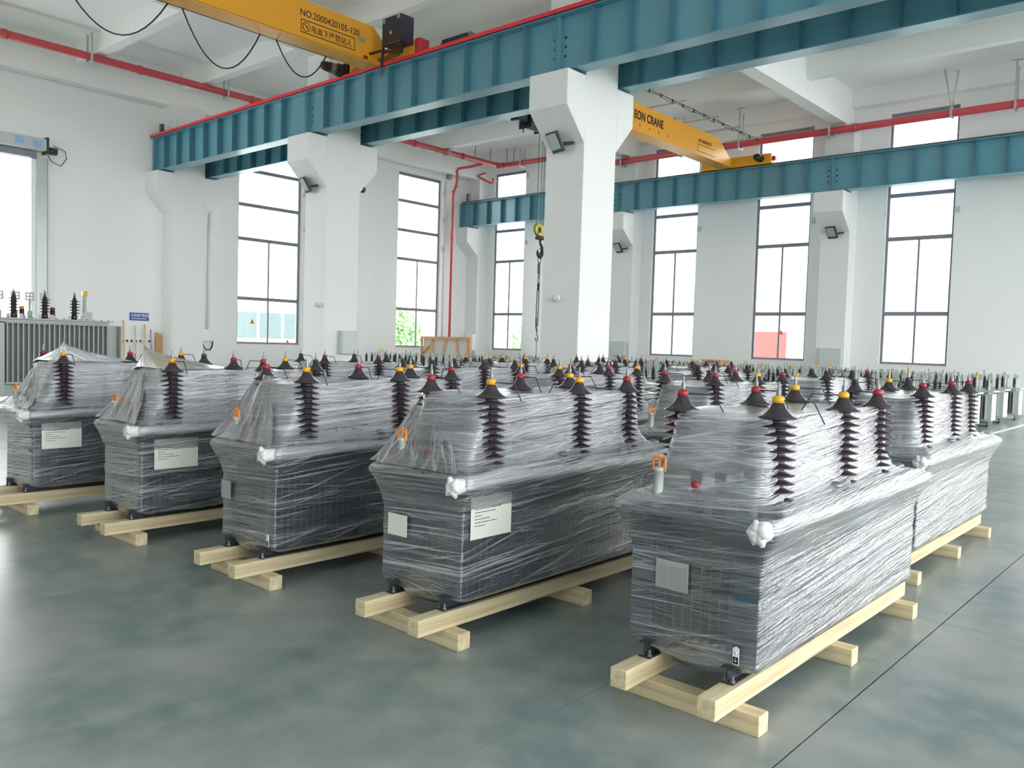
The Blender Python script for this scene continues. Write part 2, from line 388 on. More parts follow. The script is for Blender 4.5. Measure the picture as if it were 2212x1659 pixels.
# orange warning triangles stuck on the panes
def tri(name, p, axis, par):
    m = MB()
    if axis == 'x': m.prism([(p[0]-.09, p[2]-.08), (p[0]+.09, p[2]-.08), (p[0], p[2]+.09)], 'y', p[1]-.004, p[1])
    else: m.prism([(p[1]-.09, p[2]-.08), (p[1]+.09, p[2]-.08), (p[1], p[2]+.09)], 'x', p[0], p[0]+.004)
    m.build(name, orange_m, par)['label'] = 'orange triangular warning sticker'
tri('warning_sticker', (-11.85, YW+.10, 2.25), 'x', wlist[3]); tri('warning_sticker', (XW-.10, 15.9, 2.1), 'y', wlist[len(WR)]); tri('warning_sticker', (XW-.10, 17.35, 1.42), 'y', wlist[len(WR)])

# roller door
dr = sempty('door_1')
box('door_frame', (XW+.0, 8.85, 0), (XW+.14, 9.12, 6.5), silver_m, dr)
box('guide_rail', (XW+.0, 8.72, 0), (XW+.09, 8.84, 6.45), wht_m, dr)
box('guide_rail', (XW+.0, 4.0, 0), (XW+.09, 4.12, 6.45), wht_m, dr)
box('door_lintel', (XW+.0, 3.9, 6.46), (XW+.16, 8.84, 6.62), alu_m, dr)
box('shutter_housing', (XW+.0, 3.8, 6.66), (XW+.45, 9.0, 6.98), silver_m, dr, .01)
box('housing_bracket', (XW+.0, 9.02, 6.6), (XW+.4, 9.08, 7.05), dark_m, dr)
MB().lathe([(.10, 0), (.10, .25)], (XW+.2, 9.1, 6.72), 14, 'y').build('shutter_motor', dark_m, dr)
box('motor_cover', (XW+.46, 8.2, 6.75), (XW+.48, 8.4, 6.93), solid('pale_blue_tape', (.25, .45, .7), .5), dr)
box('motor_cover', (XW+.46, 8.65, 6.72), (XW+.48, 8.85, 6.9), solid('pale_blue_tape_b', (.25, .45, .7), .5), dr)
MB().tube([(XW+.1, 9.3, 6.9), (XW+.1, 9.62, 6.8), (XW+.1, 9.66, 6.6), (XW+.1, 9.5, 6.35), (XW+.1, 9.25, 6.45), (XW+.1, 9.15, 6.6)], .012, 6).build('motor_cable', dark_m, dr)
MB().tube([(XW+.05, 9.16, 6.5), (XW+.05, 9.17, 3.5), (XW+.05, 9.17, 1.2)], .015, 6).build('conduit', ltg_m, dr)

# ------------------------------------------------------------------ columns
def mid_column(n, x, left=False):
    hw = .455; y0, y1 = 12.57, 13.6
    m = MB().box((x-hw, y0, 0), (x+hw, y1, 8.75)); o = struct(m.build('trim_%d' % n, col_m, None, .008))
    o['label'] = 'white concrete column with corbels on both sides'
    MB().prism([(y0, 5.38), (y0, 6.62), (12.01, 6.62), (12.01, 5.98)], 'x', x-hw, x+hw).build('corbel', col_m, o, .008)
    MB().prism([(y1, 5.38), (y1, 6.62), (14.16, 6.62), (14.16, 5.98)], 'x', x-hw, x+hw).build('corbel', col_m, o, .008)
    return o
for i, x in enumerate((-25.91, -17.93, -9.93, -.7, 7.3)): mid_column(i+2, x)
for i, x in enumerate((-26.0, -17.93, -9.93, -.7, 7.3)):
    o = struct(box('trim_%d' % (i+7), (x-.455 if i else XW, 26.42, 0), (x+.455, 27.0, 8.75), col_m, None, .008)); o['label'] = 'white wall column with one corbel'
    MB().prism([(26.42, 5.38), (26.42, 6.58), (25.72, 6.58), (25.72, 5.95)], 'x', (x-.455 if i else XW), x+.455).build('corbel', col_m, o, .008)

# ------------------------------------------------------------------ crane runway beams
stiff_meshes = {}
def runway(x0, x1, yc, z0, z1, label, group, near_bar, shade=None):
    t = thing('crane_runway_beam', label, 'beam', (x0, yc, z0), group); L = x1-x0; H = z1-z0
    box('web', (0, -.008, .022), (L, .008, H-.022), teal_m, t)
    box('bottom_flange', (0, -.175, 0), (L, .175, .022), teal_m, t)
    box('top_flange', (0, -.19, H-.022), (L, .19, H), teal_m, t)
    key = round(H, 3)
    if key not in stiff_meshes:
        stiff_meshes[key] = (MB().box((-.006, -.165, .03), (.006, -.008, H-.022)).mesh('stiffener', tealshade_m), MB().box((-.006, .008, .03), (.006, .165, H-.022)).mesh('stiffener', tealshade_m),
                             MB().box((0, -.13, .022), (.02, .13, H-.022)).mesh('end_plate', teal_m), MB().lathe([(.028, -.004), (.028, 0)], (0, 0, 0), 10, 'y', False).mesh('bolt_hole', black_m))
    a, b, e, bh = stiff_meshes[key]
    inst('end_plate', e, t); inst('end_plate', e, t, (L-.02, 0, 0))
    k = .8
    while k < L-.3:
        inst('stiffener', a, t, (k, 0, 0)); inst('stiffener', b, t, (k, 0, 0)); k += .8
    for q in range(3):
        for xx in (.12, L-.12): inst('bolt', bh, t, (xx, -.008, H*.3+q*.17))
    box('bearing_pad', (.05, -.12, -.035), (.3, .12, -.001), dark_m, t); box('bearing_pad', (L-.3, -.12, -.035), (L-.05, .12, -.001), dark_m, t)
    # rail with clips
    box('rail', (0, -.03, H), (L, .03, H+.09), rail_m, t)
    if near_bar:
        box('conductor_bar', (0, -.215, H+.012), (L, -.15, H+.09), redbar_m, t)['label'] = 'bright red conductor bar'
        box('bar_tray', (0, -.225, H), (L, -.14, H+.010), black_m, t)
    return t
for nm, yc, z0, z1, xs_, bar in (('near', 12.34, 6.655, 7.70, None, True), ('middle', 13.88, 6.655, 7.70, None, False), ('far', 26.02, 6.61, 7.64, None, False)):
    for i, (a, b) in enumerate(((-26.15, -17.94), (-17.92, -9.94), (-9.92, -.71), (-.69, 7.3))):
        pos = ['from the left wall to the second column', 'between the second and third columns', 'running right from the third column', 'beyond the right edge'][i]
        lab = {'near': 'teal steel runway beam topped by a red bar, ', 'middle': 'darker teal runway beam on the far side of the free columns, ', 'far': 'teal runway beam along the far window wall, '}[nm]+pos
        runway(a, b, yc, z0, z1, lab, 'teal crane runway beams', bar)
# end stops
for y, z, lab in ((12.34, 7.79, 'dark stop post at left end of the near runway rail'), (26.02, 7.73, 'dark stop post at left end of the far runway rail')):
    tag(MB().box((-25.9, y-.05, z), (-25.78, y+.05, z+.34)).box((-25.95, y-.09, z-.09), (-25.72, y-.031, z)).build('rail_stop', rail_m), lab, 'stop')

# ------------------------------------------------------------------ crane 1
def flip(poly): return poly
cr = thing('overhead_crane', 'yellow overhead crane girder with black numbers at the upper left', 'crane', (-15.15, 12.34, 7.79))
box('girder', (-.23, -13.4, -.03), (.20, -.42, .76), yel_m, cr, .01)
MB().prism([(-.42, -.03), (-.42, .76), (-.12, .50), (-.12, -.03)], 'x', -.22, .19).build('girder_end', yel_m, cr)
box('bottom_flange', (-.28, -13.4, -.06), (.23, -.3, -.031), yel_m, cr)
box('web_seam', (.2, -13.4, -.035), (.235, -.45, -.028), dark_m, cr)
box('end_carriage', (-1.05, -.12, -.005), (1.25, .16, .34), yel_m, cr, .02)
box('red_buffer', (1.252, -.13, .0), (1.42, .17, .36), solid('red_buffer_paint', (.55, .04, .05), .4), cr, .02)
for x in (-.75, 1.15): MB().lathe([(.15, -.1), (.15, .1)], (x, .02, .12), 16, 'y').build('wheel', rail_m, cr)
MB().lathe([(.0, 0), (.09, .02), (.11, .1), (.11, .2), (.12, .2), (.12, .42), (.15, .43), (.15, .62)], (-1.25, -.75, .12), 16, 'y').build('travel_motor', black_m, cr)
MB().lathe([(.125, 0), (.125, .2)], (-1.25, -.53, .12), 16, 'y').build('motor_housing', steel_m, cr)
box('gearbox', (-1.35, -.2, -.08), (-1.06, .1, .28), black_m, cr, .02)
eb = box('control_cabinet', (.60, -.50, .22), (1.22, -.12, .80), blackbox_m, cr, .012)
tri_m = solid('yellow_hazard', (.8, .6, .05), .5)
MB().prism([(.86, .42), (.94, .42), (.90, .51)], 'y', -.506, -.501).build('hazard_mark', tri_m, eb)
box('cabinet_label', (.63, -.505, .69), (.71, -.501, .77), plate_m, eb); box('cabinet_label', (1.1, -.505, .70), (1.2, -.501, .78), plate_m, eb)
MB().tube([(.62, -.45, .28), (.62, -.5, -.05), (.62, -.5, -.22)], .03, 8).tube([(.2, -.5, .14), (.62, -.5, .12), (1.05, -.4, .02), (1.1, -.2, .28)], .028, 8).tube([(.62, -.45, .1), (1.05, -.3, .05), (1.1, -.3, .3)], .02, 8).build('cabinet_bracket', black_m, cr)
m = MB()
for q in range(4): m.tube([(.62+.02*q, -.5, -.2), (.58+.05*q, -.5, -.3), (.55+.04*q, -.5, -.42-.03*(q % 2))], .006, 5)
for q in range(5): m.tube([(-.9+.05*q, -.18-.02*q, .0+.015*q), (0, -.2-.02*q, .02+.012*q), (.9, -.22-.02*q, .05+.014*q)], .007, 5)
m.build('wiring', black_m, cr)
def wt(body, y, z, size, sx=1, sp=1, par=cr, x=.205, mat=inkb_m, off=0):
    return text_mesh(body, size, mat, 'lettering', par, (x, y, z), (PI/2, 0, PI/2), .002, 'LEFT', sp, sx, off)
wt('NO.2000420105-120', -2.33, .43, .19, .93, 1.0)
fr_ = MB()
for a, b in (((-2.30, .09), (-.92, .105)), ((-2.30, .345), (-.92, .36))): fr_.box((.2, a[0], a[1]), (.206, b[0], b[1]))
fr_.box((.2, -2.30, .1), (.206, -2.288, .35)); fr_.box((.2, -.932, .1), (.206, -.92, .35)); fr_.build('notice_border', inkb_m, cr)
wt('吊具下严禁站人', -2.06, .15, .165, .92, 1.0)
mm = MB(); 
for k in range(24):
    a0, a1 = 2*PI*k/24, 2*PI*(k+1)/24
    mm.add([(.206, -2.17+.09*math.cos(a0), .225+.10*math.sin(a0)), (.206, -2.17+.09*math.cos(a1), .225+.10*math.sin(a1)), (.206, -2.17+.077*math.cos(a1), .225+.087*math.sin(a1)), (.206, -2.17+.077*math.cos(a0), .225+.087*math.sin(a0)),
            (.2, -2.17+.09*math.cos(a0), .225+.10*math.sin(a0)), (.2, -2.17+.09*math.cos(a1), .225+.10*math.sin(a1))], [(0, 1, 2, 3), (0, 4, 5, 1)])
mm.tube([(.203, -2.235, .29), (.203, -2.105, .16)], .006, 4).tube([(.203, -2.2, .25), (.203, -2.17, .225), (.203, -2.15, .24), (.203, -2.14, .19)], .008, 4)
mm.build('prohibition_mark', inkb_m, cr)
box('plate', (.2, -.82, .33), (.207, -.66, .44), plate_m, cr)
box('red_lamp', (.2, -.68, .0), (.23, -.58, .06), capr_m, cr)
rb = thing('junction_box', 'flat black box with cable seen behind the red rail near the third column', 'box', (-12.98, 12.72, 7.95))
box('case', (-.45, -.14, 0), (.30, .1, .17), blackbox_m, rb, .01); box('end_clamp', (.301, -.1, .01), (.36, .06, .19), steel_m, rb); box('support', (-.3, -.3, -.13), (.2, -.16, .02), dark_m, rb)
fz = thing('festoon_cable', 'black festoon cable hanging in loops under the yellow crane girder', 'cable', (-15.4, 0, 7.74))
def sag(y0, y1, d, x=0):
    return [(x, y0+(y1-y0)*t/14, -d*4*(t/14)*(1-t/14)) for t in range(15)]
for y0, y1, d in ((5.5, 7.45, .85), (7.72, 9.38, .9), (9.75, 11.0, .6), (3.6, 5.4, .85)):
    MB().tube(sag(y0, y1, d), .014, 6).build('cable_loop', black_m, fz)
MB().box((-.02, 3.0, -.012), (.02, 11.2, .0)).build('cable_clip', dark_m, fz)

# ------------------------------------------------------------------ crane 2
c2 = thing('overhead_crane', 'yellow overhead crane with stencilled name reaching the far runway beam', 'crane', (-13.4, 26.0, 7.73))
box('girder', (-.23, -11.9, -.03), (.20, -1.25, .72), yel_m, c2, .01)
MB().prism([(-1.25, -.03), (-1.25, .72), (-.35, .18), (-.35, -.03)], 'x', -.22, .19).build('girder_end', yel_m, c2)
box('bottom_flange', (-.28, -11.9, -.06), (.23, -.35, -.031), yel_m, c2)
box('end_carriage', (-1.0, -.17, -.03), (1.5, .13, .30), yel_m, c2, .02)
MB().lathe([(.10, 0), (.12, .1), (.12, .35)], (1.15, -.52, .14), 14, 'y').build('travel_motor', black_m, c2)
MB().lathe([(.03, 0), (.05, .03)], (.0, -.25, .05), 10, 'y').build('red_lamp', capr_m, c2)
box('buffer', (1.5, -.08, .08), (1.6, .04, .2), capr_m, c2)
wt('EON CRANE', -6.22, .29, .33, .80, 1.05, c2, .204, inkb_m, .010)
for ch, y in (('E', -5.95), ('H', -5.45), ('O', -4.95), ('K', -4.45)): wt(ch, y, .10, .11, 1, 1, c2, .204)
wt('NO.2000420105', -2.6, .35, .14, .9, 1, c2, .204)
fr_ = MB()
for z in (.06, .27): fr_.box((.2, -2.6, z), (.206, -1.5, z+.012))
fr_.box((.2, -2.6, .06), (.206, -2.588, .28)); fr_.build('notice_border', inkb_m, c2)
for y in (-7.0, -5.4, -3.45, -2.1, -.6): box('cable_arm', (.1, y-.03, .725), (1.35, y+.03, .765), silver_m, c2)
pts = [(.97, -12+.4*k, .80+.02*(k % 2)) for k in range(31)]
MB().tube(pts, .012, 6).tube([(p[0]+.03, p[1], p[2]-.05-.03*((i+1) % 3)) for i, p in enumerate(pts)], .009, 6).build('festoon_track', dark_m, c2)
tc_ = MB().box((.95, 0, .74), (.99, .03, .83)).mesh('track_clip', dark_m)
for k in range(20): inst('track_clip', tc_, c2, (0, -11.5+.6*k, 0))
# hoist trolley
ho = thing('hoist_trolley', 'dark ribbed wire rope hoist trolley under the middle runway beam', 'hoist', (-13.4, 15.9, 7.0))
m = MB()
for k in range(9): m.lathe([(.17, 0), (.17, .02)], (-.05, -.42+.055*k, .02), 18, 'y', False)
m.build('drum', steel_m, ho)
MB().lathe([(.14, 0), (.14, .55)], (-.05, -.45, .02), 16, 'y').build('drum_core', rail_m, ho)
box('motor_box', (-.2, -.85, -.05), (.05, -.46, .14), blackbox_m, ho, .02)
box('frame_plate', (-.25, -.46, -.16), (.15, -.435, .7), dark_m, ho); box('frame_plate', (-.25, .11, -.16), (.15, .135, .7), dark_m, ho)
MB().lathe([(.13, 0), (.13, .3)], (-.05, .16, -.02), 14, 'y').build('gear_motor', rail_m, ho)
MB().tube([(0, -.6, -.05), (.02, -.62, -.2), (0, -.58, -.3), (-.02, -.55, -.2), (0, -.56, -.05)], .01, 6).build('cable_loop', black_m, ho)
# hook block and sling
hb = thing('hook_block', 'yellow sheave block with black hook hanging from two ropes beside the third column', 'hook', (-13.4, 16.05, 4.45))
for y in (-.13, .02, .12): MB().tube([(0, y, .05), (0, y*.9, 2.45)], .007, 6).build('rope', dark_m, hb)
MB().lathe([(.02, -.05), (.13, -.05), (.15, -.03), (.11, 0), (.15, .03), (.13, .05), (.02, .05)], (0, -.06, 0), 24, 'x').build('sheave', lime_m, hb)
MB().lathe([(.02, -.05), (.13, -.05), (.15, -.03), (.11, 0), (.15, .03), (.13, .05), (.02, .05)], (-.02, .14, -.02), 24, 'x').build('sheave', lime_m, hb)
MB().prism([(-.12, -.15), (0, -.15), (0, .02), (-.03, .06), (-.09, .06), (-.12, .02)], 'x', .05, .062).build('side_plate', black_m, hb)
pl = box('load_plate', (.063, -.10, -.14), (.066, -.01, -.085), wht_m, hb); text_mesh('4S', .05, inkb_m, 'lettering', pl, (.0665, -.085, -.13), (PI/2, 0, PI/2), .001)
box('block_body', (-.06, -.1, -.24), (.06, .16, -.16), black_m, hb, .01)
hk = [(0, .03, -.24), (0, .05, -.34), (0, .10, -.40), (0, .135, -.50), (0, .12, -.60), (0, .05, -.66), (0, -.03, -.63), (0, -.06, -.56), (0, -.05, -.50)]
MB().tube(hk, .03, 10, [.025, .03, .035, .05, .055, .055, .04, .03, .012]).build('hook', black_m, hb)
MB().tube([(0, .09, -.42), (0, -.04, -.50)], .006, 6).build('safety_latch', steel_m, hb)
sl = thing('chain_sling', 'black chain sling with small bronze hook dangling from the crane hook', 'sling', (-13.4, 16.08, 3.85))
def link(cx, cyy, cz, h, wd, r=.009):
    p = []
    for k in range(17):
        a = 2*PI*k/16; p.append((cx, cyy+wd*math.cos(a), cz+h*math.sin(a)))
    return p
MB().tube(link(0, 0, -.10, .14, .06), .011, 6).build('ring', chain_m, sl)
m = MB()
m.tube(link(0, -.02, -.36, .14, .035), .010, 6).tube(link(0, .0, -.40, .17, .03), .010, 6).tube(link(0, -.01, -.66, .12, .03), .01, 6)
m.build('chain_link', chain_m, sl)
MB().lathe([(.02, -.9), (.035, -.78), (.03, -.72)], (0, -.01, 0), 10).build('ferrule', black_m, sl)
MB().tube([(0, -.04, -.85), (0, -.06, -1.3), (0, -.06, -1.62)], .012, 6).tube([(0, .02, -.85), (0, .02, -1.3), (0, 0.0, -1.8)], .012, 6).tube([(0, -.06, -1.6), (0, -.05, -1.8), (0, -.02, -1.92)], .018, 6).build('rope', chain_m, sl)
MB().tube([(0, 0, -1.9), (0, -.02, -2.0), (0, .02, -2.05), (0, .03, -2.13), (0, -.02, -2.18), (0, -.06, -2.13), (0, -.065, -2.08)], .016, 8).build('small_hook', brass_m, sl)
MB().tube([(0, -.02, -2.17), (0, -.01, -2.7)], .007, 6).build('tail_rope', chain_m, sl)

# ------------------------------------------------------------------ red fire pipes
p1 = thing('fire_pipe', 'thick red fire main crossing high along the left wall to the corner', 'pipe', (-24.4, 0, 9.17))
MB().tube([(0, -5, 0), (0, 12, 0), (0, 26.2, 0)], .105, 14).build('pipe_run', red_m, p1)
MB().tube([(0, 26.2, 0), (.05, 26.35, 0), (.25, 26.4, 0)], .12, 14).build('elbow', red_m, p1)
MB().tube([(.25, 26.4, 0), (2, 26.4, -.03), (5.85, 26.4, -.03)], .10, 14).build('pipe_run', red_m, p1)
for y in (7.5, 11.0, 14.6, 17.2, 21.6, 24.2): MB().lathe([(.125, -.05), (.125, .05)], (0, y, 0), 14, 'y').build('coupling', red_m, p1)
for y in (9.6, 13.7, 19.0, 23.3): m = MB(); m.box((-.16, y-.03, -.16), (.16, y+.03, -.13)); m.box((-.16, y-.03, -.13), (-.13, y+.03, .62)); m.box((.13, y-.03, -.13), (.16, y+.03, .62)); m.build('hanger', silver_m, p1)
for x in (1.3, 3.0): m = MB(); m.box((x-.03, 26.25, -.16), (x+.03, 26.28, .55)); m.box((x-.03, 26.25, -.19), (x+.03, 26.55, -.16)); m.box((x-.03, 26.52, -.16), (x+.03, 26.55, .55)); m.build('hanger', silver_m, p1)
for x, y in ((-.3, 25.2), (.1, 25.7), (.5, 26.3), (.9, 26.3)): MB().tube([(x, y, .08), (x+.12, y-.1, .62)], .012, 5).build('brace_rod', dark_m, p1)
p3 = thing('fire_pipe', 'thin red riser pipe running down the corner of the left wall', 'pipe', (-25.8, 25.05, 0))
MB().tube([(0, 0, .05), (0, 0, 7.8), (.02, .03, 8.0), (.05, .12, 8.25), (.08, .15, 8.45), (.08, .15, 8.93), (.14, .17, 9.0), (.8, .25, 9.02), (1.4, .3, 9.08)], .055, 10).build('pipe_run', red_m, p3)
MB().tube([(1.3, .6, 8.75), (.75, .7, 8.72), (.72, .8, 8.68), (1.25, 1.0, 8.4), (1.35, 1.05, 8.42), (1.3, 1.08, 8.6)], .045, 8).build('branch', red_m, p3)
for z in (6.0, 8.0, 8.25, 8.85): MB().lathe([(.075, -.03), (.075, .03)], (0 if z < 8.1 else .06, 0 if z < 8.1 else .13, z), 12).build('coupling', red_m, p3)
box('wall_bracket', (-.3, -.1, 8.55), (-.2, .1, 8.8), steel_m, p3)
p2 = thing('fire_pipe', 'thick red fire main running under the ceiling along the far window wall', 'pipe', (-18.4, 26.25, 8.55))
MB().tube([(0, 0, 0), (6, 0, 0), (34, 0, 0)], .11, 14).build('pipe_run', red_m, p2)
for x in (.35, 4.6, 9.0, 13.3, 17.0): MB().lathe([(.13, -.06), (.13, .06)], (x, 0, 0), 14, 'x').build('coupling', red_m, p2)
for x in (.45, 8.25): m = MB(); m.box((x-.03, -.17, -.17), (x+.03, -.14, .5)); m.box((x-.03, -.17, -.2), (x+.03, .14, -.17)); m.box((x-.03, .12, -.17), (x+.03, .15, .35)); m.build('hanger', silver_m, p2)
for x in (2.9, 11.7): m = MB(); m.tube([(x, 0, .1), (x-.22, -.1, 1.25)], .025, 6); m.tube([(x, 0, .1), (x+.12, 0, 1.2)], .022, 6); m.box((x-.03, -.13, -.15), (x+.03, .13, .15)); m.build('hanger', silver_m, p2)
for x in (5.2, 13.3): m = MB(); m.box((x-.025, -.15, -.16), (x+.025, -.12, 1.15)); m.box((x-.15, -.18, 1.15), (x+.15, -.08, 1.17)); m.box((x-.02, .12, -.16), (x+.02, .15, 1.05)); m.box((x-.02, -.15, -.18), (x+.02, .15, -.16)); m.build('hanger', silver_m, p2)

# ------------------------------------------------------------------ floodlights, sensors, boxes
def flood(x, y, z, label):
    t = thing('floodlight', label, 'lamp', (x, y, z), 'floodlights on the columns'); 
    h = MB().box((-.17, -.045, -.2), (.17, .02, .2)).build('lamp_body', blackbox_m, t, .012)
    h.rotation_euler = (math.radians(32), 0, math.radians(-14)); h.location = (-.05, -.22, 0)
    g = box('lamp_glass', (-.135, -.052, -.13), (.135, -.046, .17), ltglass_m, h)
    m = MB()
    for k in range(9): m.box((-.13, -.055, -.115+.033*k), (.13, -.0525, -.111+.033*k))
    m.build('lens_rib', greydk_m, h)
    MB().tube([(.12, -.2, -.05), (.22, -.1, -.03), (.22, 0, 0)], .03, 8).build('bracket', blackbox_m, t)
    return t
flood(-9.93, 12.57, 5.42, 'black floodlight on the dark face of the third column')
flood(-18.0, 12.57, 5.45, 'black floodlight on the second column left of centre')
flood(-17.93, 26.42, 5.33, 'small floodlight on the wall column beside the third column')
flood(-9.9, 26.42, 5.38, 'small floodlight on the wall column near the right window')
tag(MB().lathe([(.05, 0), (.09, -.06), (.08, -.14), (.03, -.16)], (-17.47, 13.75, 5.5), 10, 'x').build('spotlight', blackbox_m), 'tiny dark spotlight on the back of the second column', 'lamp')
for x, z, lb in ((-9.99, 2.49, 'round white sensor knob on the dark face of the third column'), (-17.67, 2.43, 'round white sensor knob on the face of the second column')):
    t = thing('wall_sensor', lb, 'sensor', (x, 12.565, z))
    MB().lathe([(.08, 0), (.08, -.03), (.06, -.05)], (0, 0, 0), 18, 'y').build('base', wht_m, t)
    MB().lathe([(.05, -.05), (.06, -.09), (.04, -.13), (.015, -.14)], (0, 0, 0), 16, 'y').build('dome', ltg_m, t)
jb = thing('junction_box', 'white cable box with a hanging loop right of the corner column', 'box', (XW, 14.15, 1.5))
box('case', (0.002, -.24, -.13), (.16, .2, .27), wht_m, jb, .01)
MB().tube([(.06, .0, .27), (.06, .03, 4.2)], .05, 8).build('conduit', wht_m, jb)
MB().tube([(.08, -.2, -.13), (.08, -.16, -.3), (.08, -.05, -.42), (.08, .08, -.42), (.08, .15, -.3), (.08, .17, -.13)], .022, 8).build('cable_loop', black_m, jb)
for nm, (x0, x1), y, (z0, z1), mat, lb in (('wall_cabinet', (-10.2, -9.5), 26.4, (1.1, 1.75), ltg_m, 'pale green wall cabinet low on the right wall column'),
                             ('wall_cabinet', (-18.25, -17.6), 26.4, (1.25, 1.8), ltg_m, 'pale grey wall cabinet beside the third column'),
                             ('wall_cabinet', (-25.9, -25.45), 26.3, (1.25, 1.95), wht_m, 'white wall cabinet in the far corner above a black cable')):
    t = thing(nm, lb, 'cabinet', ((x0+x1)/2, y, z0)); hx = (x1-x0)/2
    box('case', (-hx, -.16, 0), (hx, .015, z1-z0), mat, t, .008); box('door', (-hx+.03, -.172, .03), (hx-.03, -.161, z1-z0-.03), mat, t, .004)
    MB().tube([(0, -.05, 0), (.02, -.05, -.3), (0, -.05, -.7)], .03, 6).build('cable', black_m, t)
t = thing('wall_cabinet', 'small grey box on the right side of the second column', 'cabinet', (-17.475, 13.2, 1.2))
box('case', (0, -.2, 0), (.16, .3, .6), ltg_m, t, .01); box('door', (.161, -.17, .03), (.17, .27, .57), ltg_m, t)
# blue sign
sg = thing('wall_sign', 'small blue sign with white lettering on the left wall', 'sign', (XW+.01, 11.86, 2.09))
box('board', (0, -.30, -.12), (.015, .30, .12), blue_m, sg, .003)
text_mesh('机修维护看板栏', .115, wht_m, 'lettering', sg, (.016, -.27, -.005), (PI/2, 0, PI/2), .001, 'LEFT', .9, .8)
m = MB(); random.seed(4)
y = -.25
while y < .22: d = random.uniform(.02, .05); m.box((.015, y, -.075), (.017, y+d, -.05)); y += d+.012
m.build('small_print', wht_m, sg)
rk = thing('tool_rack', 'black and white striped tool rack on the left wall beneath the sign', 'rack', (XW+.01, 11.4, 1.32))
box('rail', (0, -1.0, -.03), (.05, .9, .04), wht_m, rk)
for k in range(13): box('stripe', (.051, -.95+.14*k, -.03), (.055, -.89+.14*k, .04), black_m, rk)
for i, (y, zt, r, mt_, lb) in enumerate(((11.32, 1.95, .025, crate_m, 'tall wooden broom handle leaning left of the rack'), (11.68, 1.8, .022, woody, 'wooden broom handle leaning in the middle of the rack'), (12.18, 1.7, .022, greydk_m, 'grey mop handle at the right of the rack'), (11.98, 1.85, .03, woody, 'wooden shovel handle beside the brown board'))):
    t = thing('broom', lb, 'broom', (XW+.2, y, 0)); MB().tube([(.05, 0, .1), (-.08, 0, zt)], r, 8).build('handle', mt_, t); box('broom_head', (-.05, -.14, 0.001), (.1, .14, .1), crate_m, t)
tag(MB().prism([(12.33, .0), (12.62, .0), (12.55, 1.55), (12.36, 1.62)], 'x', XW+.08, XW+.12).build('board', carton_m), 'brown board leaning against the corner column', 'board')

# ------------------------------------------------------------------ wrapped transformers
rnd = random.Random(7)
def rrect(xh, y0, y1, r, n):
    # n points around a rounded rectangle, start at front-left corner, counter-clockwise; returns (x,y,u,nx,ny)
    segs = []; r = min(r, xh*.95, (y1-y0)*.45)
    cs = [(-xh+r, y0+r, PI, 1.5*PI), (xh-r, y0+r, 1.5*PI, 2*PI), (xh-r, y1-r, 0, .5*PI), (-xh+r, y1-r, .5*PI, PI)]
    nA = 4; pts = []
    nx_, ny_ = [int(round(n*.10)), int(round(n*.33))]
    order = [nx_, ny_, nx_, ny_]
    for i, (cx, cyy, a0, a1) in enumerate(cs):
        for k in range(nA+1):
            a = a0+(a1-a0)*k/nA; pts.append((cx+r*math.cos(a), cyy+r*math.sin(a), math.cos(a), math.sin(a)))
        cx2, cy2, b0, _ = cs[(i+1) % 4]
        p, q = pts[-1], (cx2+r*math.cos(b0), cy2+r*math.sin(b0))
        for k in range(1, order[i]):
            t = k/order[i]; pts.append((p[0]+(q[0]-p[0])*t, p[1]+(q[1]-p[1])*t, p[2], p[3]))
    u = 0; out = []; prev = pts[0]
    for p in pts:
        u += math.hypot(p[0]-prev[0], p[1]-prev[1]); out.append((p[0], p[1], u, p[2], p[3])); prev = p
    return out
def film_mesh(name, rows, seed, mat, amp=.006, n=130, bot_rag=0, top_rag=0):
    vs = []; uvs = []; fs = []; ring = None; v = 0; pz = None
    for j, (z, xh, y0, y1, r) in enumerate(rows):
        pts = rrect(xh, y0, y1, r, n)
        if pz is not None: v += math.hypot(z-pz[0], xh-pz[1])
        pz = (z, xh)
        for (x, y, u, nx, ny) in pts:
            d = amp*(noise.noise(Vector((u*1.5+seed, z*18+u*1.2, seed)))+.7*noise.noise(Vector((u*2.6+seed*2, z*38-u*3, seed)))+.25*noise.noise(Vector((u*10, z*9, seed+4))))
            zz = z
            if j < 3 and bot_rag: zz -= .075*(3-j)/3*max(0, 1-(x/.26)**2)*max(0, 1-abs(y-y0)/.12)
            if j == 0 and bot_rag: zz += bot_rag*noise.noise(Vector((u*4, seed, 1)))+.4*bot_rag*noise.noise(Vector((u*17, seed, 3)))
            if j == len(rows)-1 and top_rag: zz += top_rag*noise.noise(Vector((u*3.5, seed, 2)))
            vs.append((x+nx*d, y+ny*d, zz)); uvs.append((u, v))
    K = len(pts); 
    for j in range(len(rows)-1):
        for k in range(K): fs.append((j*K+k, j*K+(k+1) % K, (j+1)*K+(k+1) % K, (j+1)*K+k))
    me = bpy.data.meshes.new(name); me.from_pydata(vs, [], fs); me.polygons.foreach_set('use_smooth', [True]*len(fs))
    ul = me.uv_layers.new(name='UVMap')
    perim = uvs[K-1][0]+.02
    i = 0
    for f in fs:
        wrap = f[0] % K == K-1
        for q, vi in enumerate(f):
            u, vv = uvs[vi]
            if wrap and vi % K == 0: u = perim
            ul.data[i].uv = (u, vv); i += 1
    me.materials.append(mat); return me
def lerp_rows(keys, step=.02):
    out = []
    for a, b in zip(keys[:-1], keys[1:]):
        n = max(1, int(round(abs(b[0]-a[0])/step)))
        for k in range(n):
            t = k/n; out.append(tuple(a[i]+(b[i]-a[i])*t for i in range(5)))
    out.append(keys[-1]); return out
